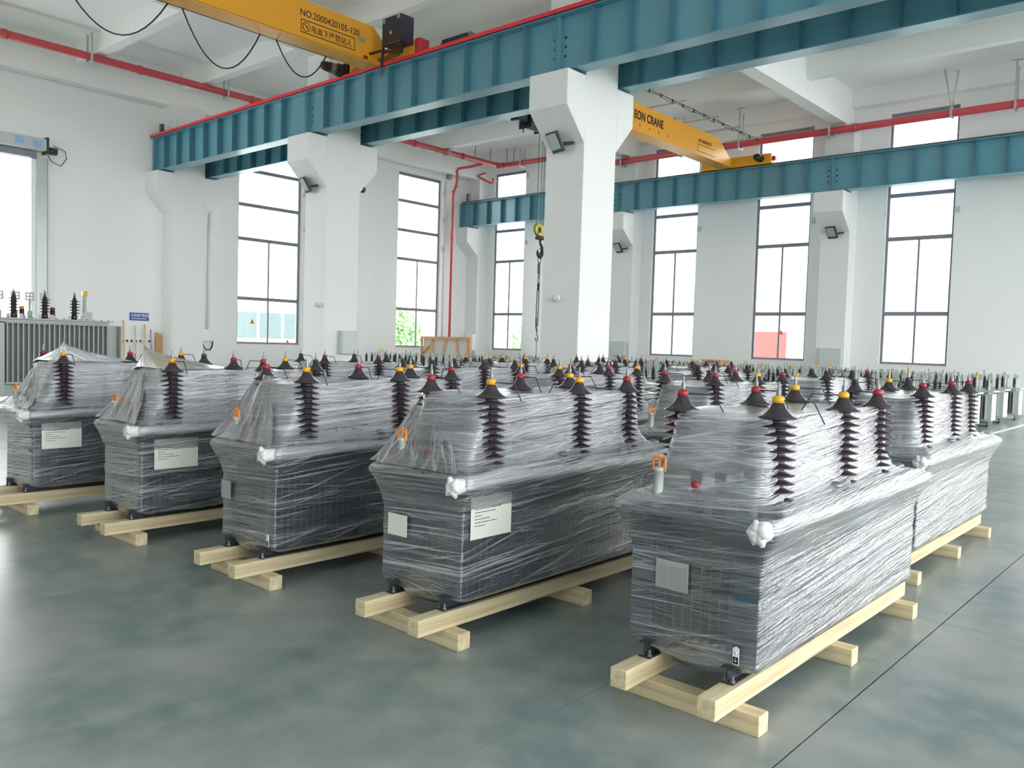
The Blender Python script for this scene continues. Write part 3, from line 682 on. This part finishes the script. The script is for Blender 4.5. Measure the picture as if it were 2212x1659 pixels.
LOW = [(.214, .25, .12, 1.98, .12), (.222, .30, .03, 2.08, .05), (.245, .322, -.012, 2.135, .02), (.30, .320, -.008, 2.135, .015), (.66, .322, -.008, 2.135, .015), (.70, .328, -.012, 2.14, .02), (.76, .35, -.035, 2.17, .03),
       (.82, .385, -.06, 2.20, .05), (.865, .410, -.08, 2.225, .06), (.885, .405, -.07, 2.215, .06), (.905, .385, -.04, 2.18, .07), (.93, .360, .0, 2.08, .09)]
def up_rows(dy=0): return [(.925, .362, .0, 2.08, .09), (.94, .315, .03, 1.95, .08), (.965, .28, .05, 1.86, .08), (1.05, .266, .10, 1.78, .09), (1.18, .262, .15, 1.76, .09), (1.28, .262, .19, 1.75, .09), (1.306, .255, .205, 1.74, .1), (1.312, .235, .23, 1.72, .1)]
lowmesh = [film_mesh('film_wrap', lerp_rows(LOW), 3.1*i+1, film_m, bot_rag=.03) for i in range(4)]
upmesh = [film_mesh('film_wrap', lerp_rows(up_rows()), 5.3*i+2, filmu_m, amp=.010, top_rag=.012) for i in range(4)]
# top sheet laid loosely between the insulator heads
def topsheet(seed):
    m = MB(); vs = []; fs = []; NX, NY = 16, 60
    for j in range(NY+1):
        for i in range(NX+1):
            x = -.25+.50*i/NX; y = .21+1.53*j/NY
            vs.append((x, y, 1.305+.012*noise.noise(Vector((x*4, y*3, seed)))-.02*math.sin(PI*i/NX)))
    for j in range(NY):
        for i in range(NX): fs.append((j*(NX+1)+i, j*(NX+1)+i+1, (j+1)*(NX+1)+i+1, (j+1)*(NX+1)+i))
    me = bpy.data.meshes.new('film_top'); me.from_pydata(vs, [], fs); me.polygons.foreach_set('use_smooth', [True]*len(fs))
    ul = me.uv_layers.new(name='UVMap'); i = 0
    for f in fs:
        for vi in f: ul.data[i].uv = (vs[vi][1], vs[vi][0]); i += 1
    me.materials.append(filmu_m); return me
topmesh = [topsheet(1), topsheet(9)]
def peak_mesh(px, py, pz, seed):   # a tent of film pulled over one insulator head down to the upper wrap
    base = rrect(.265, .185, 1.765, .09, 90); vs = []; uvs = []
    sel = [p for p in base if math.hypot(p[0]-px, p[1]-py) < .75]
    rowsn = 14; K = len(base); fs = []
    for j in range(rowsn+1):
        t = j/rowsn
        for q, p in enumerate(base):
            dx, dy = p[0]-px, p[1]-py; L = math.hypot(dx, dy); lim = min(1, .62/L) if L > .62 else 1
            x = px+dx*lim*t+.004*noise.noise(Vector((q*.5, t*5, seed))); y = py+dy*lim*t
            z = pz+(1.325-pz)*(t**.62)
            vs.append((x, y, z-.004*math.sin(q*1.7)*t*(1-t)*4)); uvs.append((t*.4, q*.02))
    for j in range(rowsn):
        for k in range(K): fs.append((j*K+k, j*K+(k+1) % K, (j+1)*K+(k+1) % K, (j+1)*K+k))
    me = bpy.data.meshes.new('film_peak'); me.from_pydata(vs, [], fs); me.polygons.foreach_set('use_smooth', [True]*len(fs))
    ul = me.uv_layers.new(name='UVMap'); i = 0
    for f in fs:
        for vi in f: ul.data[i].uv = (uvs[vi][0], uvs[vi][1]); i += 1
    me.materials.append(filmu_m); return me
# insulators
prof = [(.045, .0), (.05, .02), (.043, .03)]
for k in range(10):
    z = .045+k*.036; prof += [(.040, z), (.074, z+.002), (.087, z+.004), (.0875, z+.007), (.07, z+.013), (.046, z+.020), (.040, z+.024)]
prof += [(.040, .405), (.075, .408), (.087, .411), (.0875, .415), (.070, .422), (.052, .436), (.038, .454), (.029, .472), (.024, .480)]
ins_me = MB().lathe(prof, n=20).mesh('porcelain', porc_m)
cap_pf = [(.022, .478), (.027, .482), (.028, .497), (.022, .508), (.012, .512)]
capR = MB().lathe(cap_pf, n=16).mesh('phase_cap', capr_m); capY = MB().lathe(cap_pf, n=16).mesh('phase_cap', capy_m); capD = MB().lathe(cap_pf, n=16).mesh('phase_cap', dark_m)
stem_me = MB().lathe([(.010, .510), (.011, .515), (.011, .540), (.0055, .541), (.0055, .573)], n=10, smooth=False).mesh('terminal_stem', steel_m)
horn_me = MB().tube([(.02, 0, .492), (.155, .0, .492), (.205, 0, .40)], .0035, 6).mesh('arcing_horn', dark_m)
def insulator(par, x, y, cap, horn=True, ang=.3):
    o = inst('insulator', ins_me, par, (x, y, .892)); inst('phase_cap', cap, o); inst('terminal_stem', stem_me, o)
    if horn: inst('arcing_horn', horn_me, o, (0, 0, 0), (0, 0, ang))
    return o
tank_me = MB().box((-.20, .15, .26), (.20, 1.98, .845)).mesh('tank', tank_m)
def fins_side(sgn, segs):
    m = MB()
    for a, b, z0, xo in segs:
        k = a
        while k <= b+1e-6: m.box((min(.2*sgn, xo*sgn), k, z0), (max(.2*sgn, xo*sgn), k+.01, .73)); k += .048
    return m.mesh('fin_bank', tank_m)
finR = fins_side(1, [(.0, 2.10, .25, .31)]); finL = fins_side(-1, [(.0, 2.10, .25, .31)])
finR2 = fins_side(1, [(.0, .42, .23, .31), (.50, 2.10, .40, .31)])
endplate_me = MB().box((.205, -.004, .25), (.312, .006, .73)).mesh('fin_end_plate', tank_m)
fin_me = MB().box((-.004, .0, .30), (.004, .15, .71)).mesh('fin', tank_m)
cover_me = MB().box((-.365, -.05, .845), (.365, 2.18, .865)).mesh('cover', tank_m, .003)
bev = MB().box((-.045, 0, 0), (.045, 2.5, .09))
rail_me = MB().box((-.0425, 0, 0), (.0425, 2.5, .088)).mesh('skid_runner', woody, .003)
cross_me = MB().box((-.365, 0, 0), (.365, .09, .0885)).mesh('skid_crosspiece', woodx, .003)
def channel(m, x, y0, y1, z0, z1):
    m.box((x-.03, y0, z0), (x+.03, y1, z0+.006)); m.box((x-.03, y0, z1-.006), (x+.03, y1, z1)); m.box((x-.003, y0, z0+.006), (x+.003, y1, z1-.006)); return m
chan_me = channel(MB(), 0, -.045, 2.05, .1785, .25).mesh('steel_channel', dark_m)
bolt_me = MB().lathe([(.012, 0), (.012, .01), (.006, .01), (.006, .03)], n=8, smooth=False).mesh('bolt', steel_m)
def foam(seed, sx=1):
    m = MB(); P_ = []; R_ = []
    for k in range(60):
        t = k/59; y = -.12+2.32*t
        P_.append((sx*(.350+.010*noise.noise(Vector((y*2, seed, 0)))), y, .862+.012*noise.noise(Vector((y*1.6, seed, 5)))))
        R_.append(.036+.008*noise.noise(Vector((y*5, seed, 9)))+(.008*max(0, 1-t*22)))
    m.tube(P_, .04, 12, R_)
    for a in range(6 if sx > 0 else 0):
        an = a*2*PI/6+seed; R1 = .038+.04*noise.noise(Vector((a, seed, 3)))
        m.tube([(sx*.355, -.10, .862), (sx*(.355+.7*R1*math.cos(an)), -.125, .862+R1*.7*math.sin(an)), (sx*(.355+1.3*R1*math.cos(an)), -.13+.02*(a%2), .862+1.5*R1*math.sin(an))], .03, 8, [.024, .024, .008])
    return m.mesh('foam_edging', foam_m)
foam_me = [foam(1), foam(4), foam(8)]
foamL_me = MB().tube([(-.35, -.03+2.18*k/30, .862+.008*noise.noise(Vector((k*.3, 7, 2)))) for k in range(31)], .038, 10).mesh('foam_edging', foam_m)
# low-voltage gear on the cover
lv_me = MB().lathe([(.03, 0), (.032, .015), (.022, .02), (.04, .03), (.042, .034), (.022, .048), (.036, .058), (.038, .062), (.02, .075), (.03, .085), (.018, .10), (.014, .115)], n=14).mesh('low_voltage_insulator', porc_m)
lvcap_me = MB().lathe([(.02, .11), (.022, .115), (.022, .135), (.012, .14)], n=12).mesh('red_ring', capr_m)
lvterm_me = MB().box((-.025, -.006, .135), (.025, .006, .185)).lathe([(.008, .135), (.008, .15)], n=8).mesh('terminal', steel_m)
gauge_me = MB().box((-.04, -.03, 0), (.04, .03, .135)).mesh('relay_box', grey_m, .004)
gaugel_me = MB().box((-.024, -.033, .03), (.024, -.031, .055)).mesh('plate', ink_m)
pipe_me = MB().lathe([(.035, 0), (.035, .01), (.022, .012), (.022, .165), (.026, .167), (.026, .185)], n=14).mesh('filler_pipe', grey_m)
guard_me = MB().box((-.034, -.005, .17), (-.028, .005, .235)).box((.028, -.005, .17), (.034, .005, .235)).box((-.034, -.005, .229), (.034, .005, .236)).box((-.004, -.006, .19), (.004, .006, .245)).mesh('guard_clip', orange_m)
boxk_me = MB().box((-.03, -.025, 0), (.03, .025, .05)).mesh('terminal_box', dark_m, .004)
valve_me = MB().lathe([(.03, 0), (.03, .02), (.018, .025), (.018, .07), (.035, .075), (.035, .09), (.01, .1)], n=12).mesh('valve', steel_m)
lug_me = MB().prism([(-.04, 0), (.04, 0), (.03, .06), (.012, .075), (-.012, .075), (-.03, .06)], 'y', -.006, .006).mesh('lifting_lug', grey_m)
sheet_lines = MB()
def side_sheet(par, lab='white document sheet under the film', y0=.04, y1=.36, z0=.56, z1=.785, x=.334):
    s = box('document_sheet', (x, y0, z0), (x+.0012, y1, z1), paper_m, par); s['label'] = lab
    rr = random.Random(3); m = MB()
    for k in range(6):
        z = z1-.065-k*.018; yy = y0+.03; ye = y0+.03+[.20, .16, .06, .12, .17, .08][k]
        while yy < ye: d = rr.uniform(.008, .022); m.box((x+.0012, yy, z-.0022), (x+.0016, min(yy+d, ye), z+.0022)); yy += d+.005
    m.build('printed_text', ink_m, s)
HORN = [.25, -.15, .35, .1, -2.9, 2.8]
YS = [.27, 1.07, 1.60]
ORD = ['front', 'second', 'third', 'fourth']
COLN = ['rightmost', 'second from the right', 'middle', 'second from the left', 'leftmost']
def transformer(cx, fy, v, label, row, colors, horns=(1, 1, 1, 1, 1, 1), finvar=0):
    t = thing('wrapped_transformer', label, 'transformer', (cx, fy, 0), 'dark transformers wrapped in stretch film')
    for x in (-.215, .215): inst('skid_runner', rail_me, t, (x*1.0, -.24, .0885)); inst('steel_channel', chan_me, t, (x*.96, 0, 0))
    for y in (-.06, 1.02, 2.06): inst('skid_crosspiece', cross_me, t, (.0, y, 0))
    inst('tank', tank_me, t); inst('fin_bank', finR2 if finvar else finR, t); inst('fin_bank', finL, t)
    inst('fin_end_plate', endplate_me, t)
    inst('cover', cover_me, t)
    if row == 0:
        for k in range(9): inst('fin', fin_me, t, (-.18+k*.045, 0, 0))
        for x in (-.215, .215):
            for dx in (-.018, .018): inst('bolt', bolt_me, t, (x*.96+dx, -.028, .185))
    else:
        m_ = FINROW; inst('fin_bank', m_, t)
    k = 0
    for x in (-.24, .24):
        for y in YS:
            insulator(t, x, y, colors[k], horns[k], HORN[k]); k += 1
    if row < 2:
        g = (v % 2)*.02
        for x, y in ((-.04, .07), (.07, .09)):
            o = inst('low_voltage_insulator', lv_me, t, (x, y, .866)); inst('terminal', lvterm_me, o)
            if x < 0: inst('red_ring', lvcap_me, o)
        o = inst('relay_box', gauge_me, t, (.185+g, .12, .866)); inst('plate', gaugel_me, o)
        o = inst('filler_pipe', pipe_me, t, (-.21, .03, .866)); inst('guard_clip', guard_me, o)['label'] = 'orange guard clip'
        for x, y in ((-.1, .20), (.1, .24), (.03, .42)): inst('terminal_box', boxk_me, t, (x, y, .866))
        inst('lifting_lug', lug_me, t, (.30, .5, .866), (0, 0, PI/2)); inst('lifting_lug', lug_me, t, (.30, 1.5, .866), (0, 0, PI/2))
        o = inst('valve', valve_me, t, (.30, .85, .866)); inst('valve', valve_me, t, (.28, 1.9, .866))
        o = inst('filler_pipe', pipe_me, t, (-.05, .75, .866)); inst('guard_clip', guard_me, o)
    inst('foam_edging', foam_me[v % 3], t)['label'] = 'white foam strip along the cover edge'
    inst('foam_edging', foamL_me, t)['label'] = 'white foam strip along the cover edge'
    inst('film_wrap', lowmesh[v % 4], t)['label'] = 'clear creased stretch film around the tank'
    inst('film_wrap', upmesh[v % 4], t)['label'] = 'hazy stretch film around the insulators'
    inst('film_top', topmesh[v % 2], t)
    return t
m = MB()
for k in range(9): m.box((-.184+k*.045, 0, .30), (-.176+k*.045, .15, .71))
FINROW = m.mesh('fin_bank', tank_m)
CX = [-1.79, -3.33, -4.87, -6.50, -8.12]; FY = [3.28, 3.06, 2.93, 2.82, 2.62]
R_, Y_, D_ = capR, capY, capD
front_labels = ['dark film-wrapped transformer on pine skid, nearest, at the right front',
                'dark film-wrapped transformer with a white sheet on both front and side, front row centre',
                'dark film-wrapped transformer with bare side and a tall film peak, middle of the front row',
                'dark film-wrapped transformer with large document sheet, second from the left in the front row',
                'dark film-wrapped transformer cut by the left picture edge, film tented over one insulator']
ft = []
for c in range(5):
    cols = [R_, R_, Y_, Y_, Y_, R_] if c < 3 else [R_, R_, Y_, Y_, R_, D_]
    t = transformer(CX[c], FY[c], c, front_labels[c], 0, cols, finvar=1 if c >= 3 else 0); ft.append(t)
for r_ in range(1, 4):
    for c in range(5):
        if (c == 0 and r_ > 1) or (c < 3 and r_ > 2): continue
        off = .0 if r_ == 1 else rnd.uniform(-.05, .05)
        cols = [rnd.choice((R_, Y_, D_, D_)) for _ in range(6)]
        lab = 'film-wrapped transformer in the %s row from the front, %s of that row' % (['', 'second', 'third', 'fourth', 'fifth'][r_], COLN[c])
        transformer(CX[c]-.20*min(r_, 2)+off*1.5, FY[c]+2.94*r_+off, (c+r_*2+1) % 4, lab, r_, cols, [rnd.random() < .7 for _ in range(6)])
# extra film tents
def peak(t, x, y, z, s): inst('film_peak', peak_mesh(x, y, z, s), t)['label'] = 'peaked film tent over one insulator'
peak(ft[4], .24, .27, 1.50, 1)
peak(ft[3], -.24, .27, 1.49, 2)
def drape_mesh(seed, ax, ay, az):      # slack film pulled from the front-left insulator down to the cover corner
    base = [(-.395, .75-.8*k/24, .915) for k in range(25)]+[(-.395+.70*k/22, -.055+.02*(k/22), .912) for k in range(1, 23)]
    vs = []; fs = []; uvs = []; NR = 22; K = len(base)
    for j in range(NR+1):
        t = j/NR
        for q, p in enumerate(base):
            e = q/(K-1); hx = ax+.42*max(0, e-.35); hy = ay+.30*max(0, .5-e)
            sg = -.05*math.sin(PI*t)*(1-.4*math.sin(PI*e))
            w_ = .012*noise.noise(Vector((q*.45, t*1.2, seed)))+.006*noise.noise(Vector((q*1.3, t*2, seed)))
            vs.append((hx+(p[0]-hx)*t-w_, hy+(p[1]-hy)*t-w_, az+(p[2]-az)*t+sg+w_)); uvs.append((t*.5+.3*e, e*.55))
    for j in range(NR):
        for k in range(K-1): fs.append((j*K+k, (j+1)*K+k, (j+1)*K+k+1, j*K+k+1))
    me = bpy.data.meshes.new('film_peak'); me.from_pydata(vs, [], fs); me.polygons.foreach_set('use_smooth', [True]*len(fs))
    ul = me.uv_layers.new(name='UVMap'); i = 0
    for f in fs:
        for vi in f: ul.data[i].uv = uvs[vi]; i += 1
    me.materials.append(film_m); return me
for c_, (ax, ay, az) in ((1, (-.33, .24, 1.30)), (2, (-.32, .22, 1.33)), (3, (-.31, .20, 1.30)), (4, (-.30, .18, 1.24))):
    inst('film_peak', drape_mesh(c_*3.1, ax, ay, az), ft[c_])['label'] = 'slack film pulled down to the cover corner'
# papers
side_sheet(ft[1]); side_sheet(ft[3], y0=.09, y1=.44, z0=.56, z1=.79); side_sheet(ft[4], y0=.06, y1=.39, z0=.56, z1=.785)
o = box('document_sheet', (-.25, -.026, .51), (-.09, -.0245, .63), paper_m, ft[1]); o['label'] = 'small blank white sheet on the front'
o = box('nameplate', (-.175, -.022, .515), (-.01, -.019, .645), plate_m, ft[0]); o['label'] = 'metal rating plate with fine rows of text'
m = MB()
for k in range(16): m.box((-.165, -.0235, .525+k*.0062), (-.02, -.0222, .5265+k*.0062))
for k in range(5): m.box((-.165+k*.036, -.0235, .525), (-.164+k*.036, -.0222, .62))
m.build('printed_text', greydk_m, o)
o = box('nameplate', (-.30, -.026, .50), (-.18, -.0245, .62), plate_m, ft[2])
for t, x in ((ft[0], .215), (ft[2], .25)):
    o = MB().prism([(x, .215), (x+.03, .215), (x+.03, .285), (x+.015, .295), (x, .285)], 'y', -.020, -.017).build('earth_label', wht_m, t); o['label'] = 'small earth terminal label'; o.location = (0, 0, .045)
    MB().box((x+.003, -.022, .22), (x+.027, -.0205, .25)).build('black_field', inkb_m, o)
    MB().box((x+.008, -.0235, .233), (x+.022, -.0222, .235)).box((x+.0145, -.0235, .235), (x+.0155, -.0222, .246)).box((x+.011, -.0235, .229), (x+.019, -.0222, .231)).lathe([(.008, -.022), (.008, -.0205)], (x+.015, 0, .268), 12, 'y').build('earth_mark', wht_m, o)

# ------------------------------------------------------------------ grey transformers in the far field
gt_tank = MB().box((-.38, -.22, .12), (.38, .22, .80)).mesh('tank', grey_m)
m = MB()
for k in range(12): m.box((-.36+k*.0645, -.36, .18), (-.35+k*.0645, -.22, .74))
gt_fin = m.mesh('fin_bank', greydk_m); m = MB()
for k in range(12): m.box((-.36+k*.0645, .22, .18), (-.35+k*.0645, .36, .74))
gt_fin2 = m.mesh('fin_bank', greydk_m)
gt_side = MB().box((.38, -.22, .14), (.46, .22, .76)).mesh('side_panel', grey_m)
gt_side2 = MB().box((-.46, -.22, .14), (-.38, .22, .76)).mesh('side_panel', grey_m)
gt_cov = MB().box((-.50, -.30, .80), (.50, .30, .835)).mesh('cover', grey_m, .004)
gt_foot = MB().box((-.42, -.3, 0), (-.36, .3, .035)).box((.36, -.3, 0), (.42, .3, .035)).box((-.40, -.25, .035), (-.38, .25, .12)).box((.38, -.25, .035), (.40, .25, .12)).mesh('foot', dark_m)
pf = [(.035, .0), (.035, .03)]
for k in range(5): z = .05+k*.042; pf += [(.032, z), (.062, z+.004), (.06, z+.010), (.034, z+.02)]
pf += [(.028, .27), (.018, .30), (.008, .305), (.008, .36)]
gt_ins = MB().lathe(pf, n=12).mesh('insulator', porc_m)
def plate_with_holes(m, x, z0, s=.085):
    t = s/5
    for a, b, c_, d in ((0, 0, 5, 1), (0, 2, 5, 3), (0, 4, 5, 5), (0, 1, 1, 2), (2, 1, 3, 2), (4, 1, 5, 2), (0, 3, 1, 4), (2, 3, 3, 4), (4, 3, 5, 4)):
        m.box((x-s/2+a*t, -.006, z0+b*t), (x-s/2+c_*t, .006, z0+d*t))
    return m
m = plate_with_holes(MB(), 0, .24, .1); m.lathe([(.035, 0), (.035, .08), (.02, .09), (.02, .24)], n=10)
gt_term = m.mesh('terminal_plate', grey_m)
gt_pipe = MB().lathe([(.02, 0), (.02, .38)], n=10).mesh('filler_pipe', grey_m)
gt_cap = MB().lathe([(.028, .38), (.028, .44), (.01, .445)], n=10).mesh('yellow_cap', capy_m)
gt_cap2 = MB().lathe([(.026, .38), (.026, .43), (.01, .435)], n=10).mesh('grey_cap', grey_m)
def grey_tr(x, y, rz=0, lab=None, grp='small grey transformers crowded behind the wrapped rows'):
    t = thing('grey_transformer', lab or 'small unwrapped grey transformer in the far crowd behind the wrapped rows', 'transformer', (x, y, 0), grp, rz)
    for nme, me in (('tank', gt_tank), ('fin_bank', gt_fin), ('fin_bank', gt_fin2), ('side_panel', gt_side), ('side_panel', gt_side2), ('cover', gt_cov), ('foot', gt_foot)): inst(nme, me, t)
    for q in (-.28, 0, .28): inst('insulator', gt_ins, t, (q, -.12, .835))
    for q in (-.36, -.16, .06, .24): inst('terminal_plate', gt_term, t, (q, .14, .835))
    o = inst('filler_pipe', gt_pipe, t, (.42, -.02, .835)); inst(*(('yellow_cap', gt_cap, o) if rnd.random() < .35 else ('grey_cap', gt_cap2, o)))
    return t
first = True
for j, y in enumerate((12.6, 14.2, 15.8, 17.4, 18.9, 20.4, 21.9, 23.5, 25.1)):
    x = -4.85+rnd.uniform(-.05, .05); i = 0
    while x > -23.5:
        if not (x < -21 and y > 20) and not (j == 0 and x < -5.4) and not (j == 1 and x < -5.9) and not (j == 2 and x < -16) and not (abs(x+13.3) < .8 and y > 24):
            lab = None
            grey_tr(x, y, rnd.choice((0, PI))+rnd.uniform(-.03, .03), 'small grey transformer, %s unwrapped row beyond the film, %s from right' % (['nearest', 'second', 'third', 'fourth', 'fifth', 'sixth', 'seventh', 'eighth', 'rearmost'][j], ['first', 'second', 'third', 'fourth', 'fifth', 'sixth', 'seventh', 'eighth', 'ninth', 'tenth', 'eleventh', 'twelfth', 'thirteenth', 'fourteenth', 'fifteenth'][i]))
        x -= 1.32+rnd.uniform(0, .1); i += 1

# big grey finned transformer at left
g = thing('large_grey_transformer', 'large pale grey transformer with vertical cooling fins at the left edge', 'transformer', (-19.7, 6.2, 0))
box('tank', (-1.25, -2.0, .14), (-.2, 2.28, 1.74), grey_m, g, .01)
box('side_panel', (-.19, -1.9, .14), (0, -.14, 1.72), grey_m, g, .008)
box('side_panel', (-1.15, 2.285, .55), (-.02, 2.33, 1.73), grey_m, g, .006)
box('fin_backing', (-.199, -.135, .42), (-.16, 2.07, 1.72), greydk_m, g)
fm = MB().box((0, -.006, 0), (.15, .006, 1.25)).box((.14, -.010, 0), (.152, .010, 1.25)).mesh('fin', grey_m)
for k in range(21): inst('fin', fm, g, (-.16, -.09+.1035*k, .46))
box('fin_rail', (-.16, -.13, .42), (0, 2.06, .455), grey_m, g); box('fin_rail', (-.16, -.13, 1.712), (0, 2.06, 1.735), grey_m, g)
box('cover', (-1.35, -2.1, 1.80), (.05, 2.1, 1.835), grey_m, g, .004); box('cover_flange', (-1.3, -2.05, 1.741), (-.02, 2.02, 1.798), grey_m, g)
for k in range(14): box('cover_bolt', (.0, -.1+.16*k, 1.836), (.03, -.07+.16*k, 1.85), dark_m, g)
for k in range(6): box('clamp', (-.3, .0+.3*k, 1.836), (-.24, .05+.3*k, 1.90), steel_m, g)
pf = [(.06, .0), (.065, .06)]
for k in range(5): z = .14+k*.066; pf += [(.05, z), (.10, z+.006), (.128, z+.008), (.115, z+.018), (.055, z+.03)]
pf += [(.05, .46), (.028, .50), (.022, .53), (.014, .56), (.010, .62)]
bi = MB().lathe(pf, n=18).mesh('insulator', porc_m)
for y in (.12, .74, 1.36):
    o = inst('insulator', bi, g, (-.3, y, 1.836)); MB().lathe([(.012, .53), (.03, .54), (.025, .58), (.01, .6)], n=10).build('cap', steel_m, o)
    for dy in (-.13, .13): box('bracket', (-.26, y+dy-.03, 1.836), (-.2, y+dy+.03, 1.93), steel_m, g)
for i, y in enumerate((-.55, .0, .33, .62, .92)):
    m = plate_with_holes(MB(), 0, .40, .19); m.lathe([(.05, 0), (.055, .16), (.02, .18), (.03, .4)], n=10)
    o = m.build('terminal_plate', grey_m, g); o.location = (-.85, y, 1.836); o.rotation_euler = (0, 0, PI/2)
for y, mm_ in ((.30, orange_m), (.92, capr_m)):
    o = MB().lathe([(.055, 0), (.05, .18), (.04, .19)], n=12).build('low_voltage_insulator', black_m, g, loc=(-.35, y, 1.836)); MB().lathe([(.05, .19), (.05, .25), (.03, .26)], n=12).build('phase_ring', mm_, o)
o = MB().lathe([(.045, 0), (.045, .34), (.034, .35), (.034, .40), (.045, .41), (.045, .56)], n=14).build('filler_pipe', grey_m, g, loc=(-.3, 1.58, 1.836)); MB().box((-.05, -.05, .56), (.05, .05, .66)).build('yellow_cap', capy_m, o)
box('lifting_lug', (-.22, 1.5, 1.836), (-.19, 1.72, 2.02), grey_m, g, .006)
for y in (-1.7, 1.9):
    for x in (-1.15, -.4): box('foot', (x, y, 0), (x+.2, y+.25, .139), dark_m, g)

# crate frame in the far corner
cf = thing('crate_frame', 'open orange wooden crate frame with white backing in the far corner', 'crate', (-23.9, 23.0, 0))
box('back_panel', (-1.36, .07, .02), (1.32, .09, 1.72), wht_m, cf)
for x, w_ in ((-1.42, .06), (-.84, .10), (1.22, .10), (1.34, .06)): box('post', (x, -.04, 0.001), (x+w_, .06, 1.68), crate_m, cf)
box('top_rail', (-1.42, -.045, 1.681), (1.4, .065, 1.79), crate_m, cf); box('bottom_rail', (-1.36, -.03, .02), (1.22, .05, .1), crate_m, cf)
for a, b in (((-.05, 1.68), (-.2, .9)), ((.55, 1.68), (.75, .6)), ((-.84, 1.5), (-1.4, 1.08))):
    MB().prism([(a[0], a[1]), (a[0]+.09, a[1]), (b[0]+.09, b[1]), (b[0], b[1])], 'y', -.03, .03).build('brace', crate_m if a[0] > -.5 else capy_m, cf)
wc = thing('wooden_box', 'plain brown box standing among the far grey transformers', 'box', (-13.3, 25.3, 0))
box('case', (-.33, -.3, .1), (.33, .3, 1.22), carton_m, wc, .01); box('lid', (-.35, -.32, 1.221), (.35, .32, 1.26), carton_m, wc); box('pallet', (-.35, -.32, 0), (.35, .32, .099), woodx, wc)

# ------------------------------------------------------------------ outside the windows
bs = thing('bus', 'white bus parked outside behind the left wall window', 'bus', (-37, 24, -.26))
box('body', (-1.2, -5, .4), (1.2, 5, 3.3), bus_m, bs, .08); box('lower_skirt', (1.2, -4.9, .35), (1.22, 4.9, 1.1), bus_m, bs)
for k in range(7): box('bus_window', (1.201, -4.7+1.35*k, 1.75), (1.23, -3.5+1.35*k, 3.0), busw_m, bs, .02)
for y in (-3.2, 3.0):
    for x in (-1.0, 1.0): MB().lathe([(.48, -.15), (.48, .15)], (x, y, .48), 20, 'x').build('wheel', black_m, bs)
bd = thing('building', 'white workshop with blue-grey canopy seen through the far windows', 'building', (-12, 47, -.26))
box('wall', (-26, 0, 0), (26, 8, 12), bld_m, bd); box('canopy', (-26, -1.6, 5.05), (26, 0, 5.5), band_m, bd); box('plinth', (-26, -.15, 0), (26, 0, .5), band_m, bd)
d_ = box('red_door', (-10.2, -.12, 0), (-8.2, -.001, 3.0), redd_m, bd); box('door_window', (-9.5, -.14, .8), (-8.7, -.121, 2.2), redd_m, d_)
for x in (-20, -15, -3, 2, 8, 14): 
    f = box('window', (x, -.08, 1.2), (x+1.6, -.001, 2.8), band_m, bd); box('pane', (x+.1, -.1, 1.3), (x+1.5, -.081, 2.7), bpane_m, f)
for x in (-18, -4, 4, 12): f = box('window', (x, -.08, 6.8), (x+2, -.001, 8.6), band_m, bd); box('pane', (x+.1, -.1, 6.9), (x+1.9, -.081, 8.5), bpane_m, f)
def tree(x, y, h, r, label, seed):
    t = thing('tree', label, 'tree', (x, y, -.26)); MB().tube([(0, 0, 0), (.1, 0, h*.35), (0, .1, h*.6)], .15, 8, [.2, .15, .08]).build('trunk', carton_m, t)
    rr = random.Random(seed); vs = []; fs = []
    for k in range(1600):
        a = rr.uniform(0, 2*PI); b = rr.uniform(-1, 1); q = rr.random()**.4*r
        c = Vector((q*math.cos(a)*math.sqrt(1-b*b), q*math.sin(a)*math.sqrt(1-b*b), h*.62+q*b*.9)); d1 = Vector((rr.uniform(-1, 1), rr.uniform(-1, 1), rr.uniform(-1, 1))).normalized()*.16; d2 = d1.orthogonal().normalized()*.1
        o_ = len(vs); vs += [c-d1, c+d2, c+d1, c-d2]; fs.append((o_, o_+1, o_+2, o_+3))
    me = bpy.data.meshes.new('foliage'); me.from_pydata(vs, [], fs); me.materials.append(leaf_m); f = inst('foliage', me, t); f['kind'] = 'stuff'
tree(-38.0, 32.3, 3.6, 1.7, 'green bush outside the second left-wall window', 1); tree(-36, 36.5, 3.4, 1.6, 'green bush outside the left of the corner window', 2); tree(-33, 39.5, 3.2, 1.5, 'green bush outside the right of the corner window', 3)
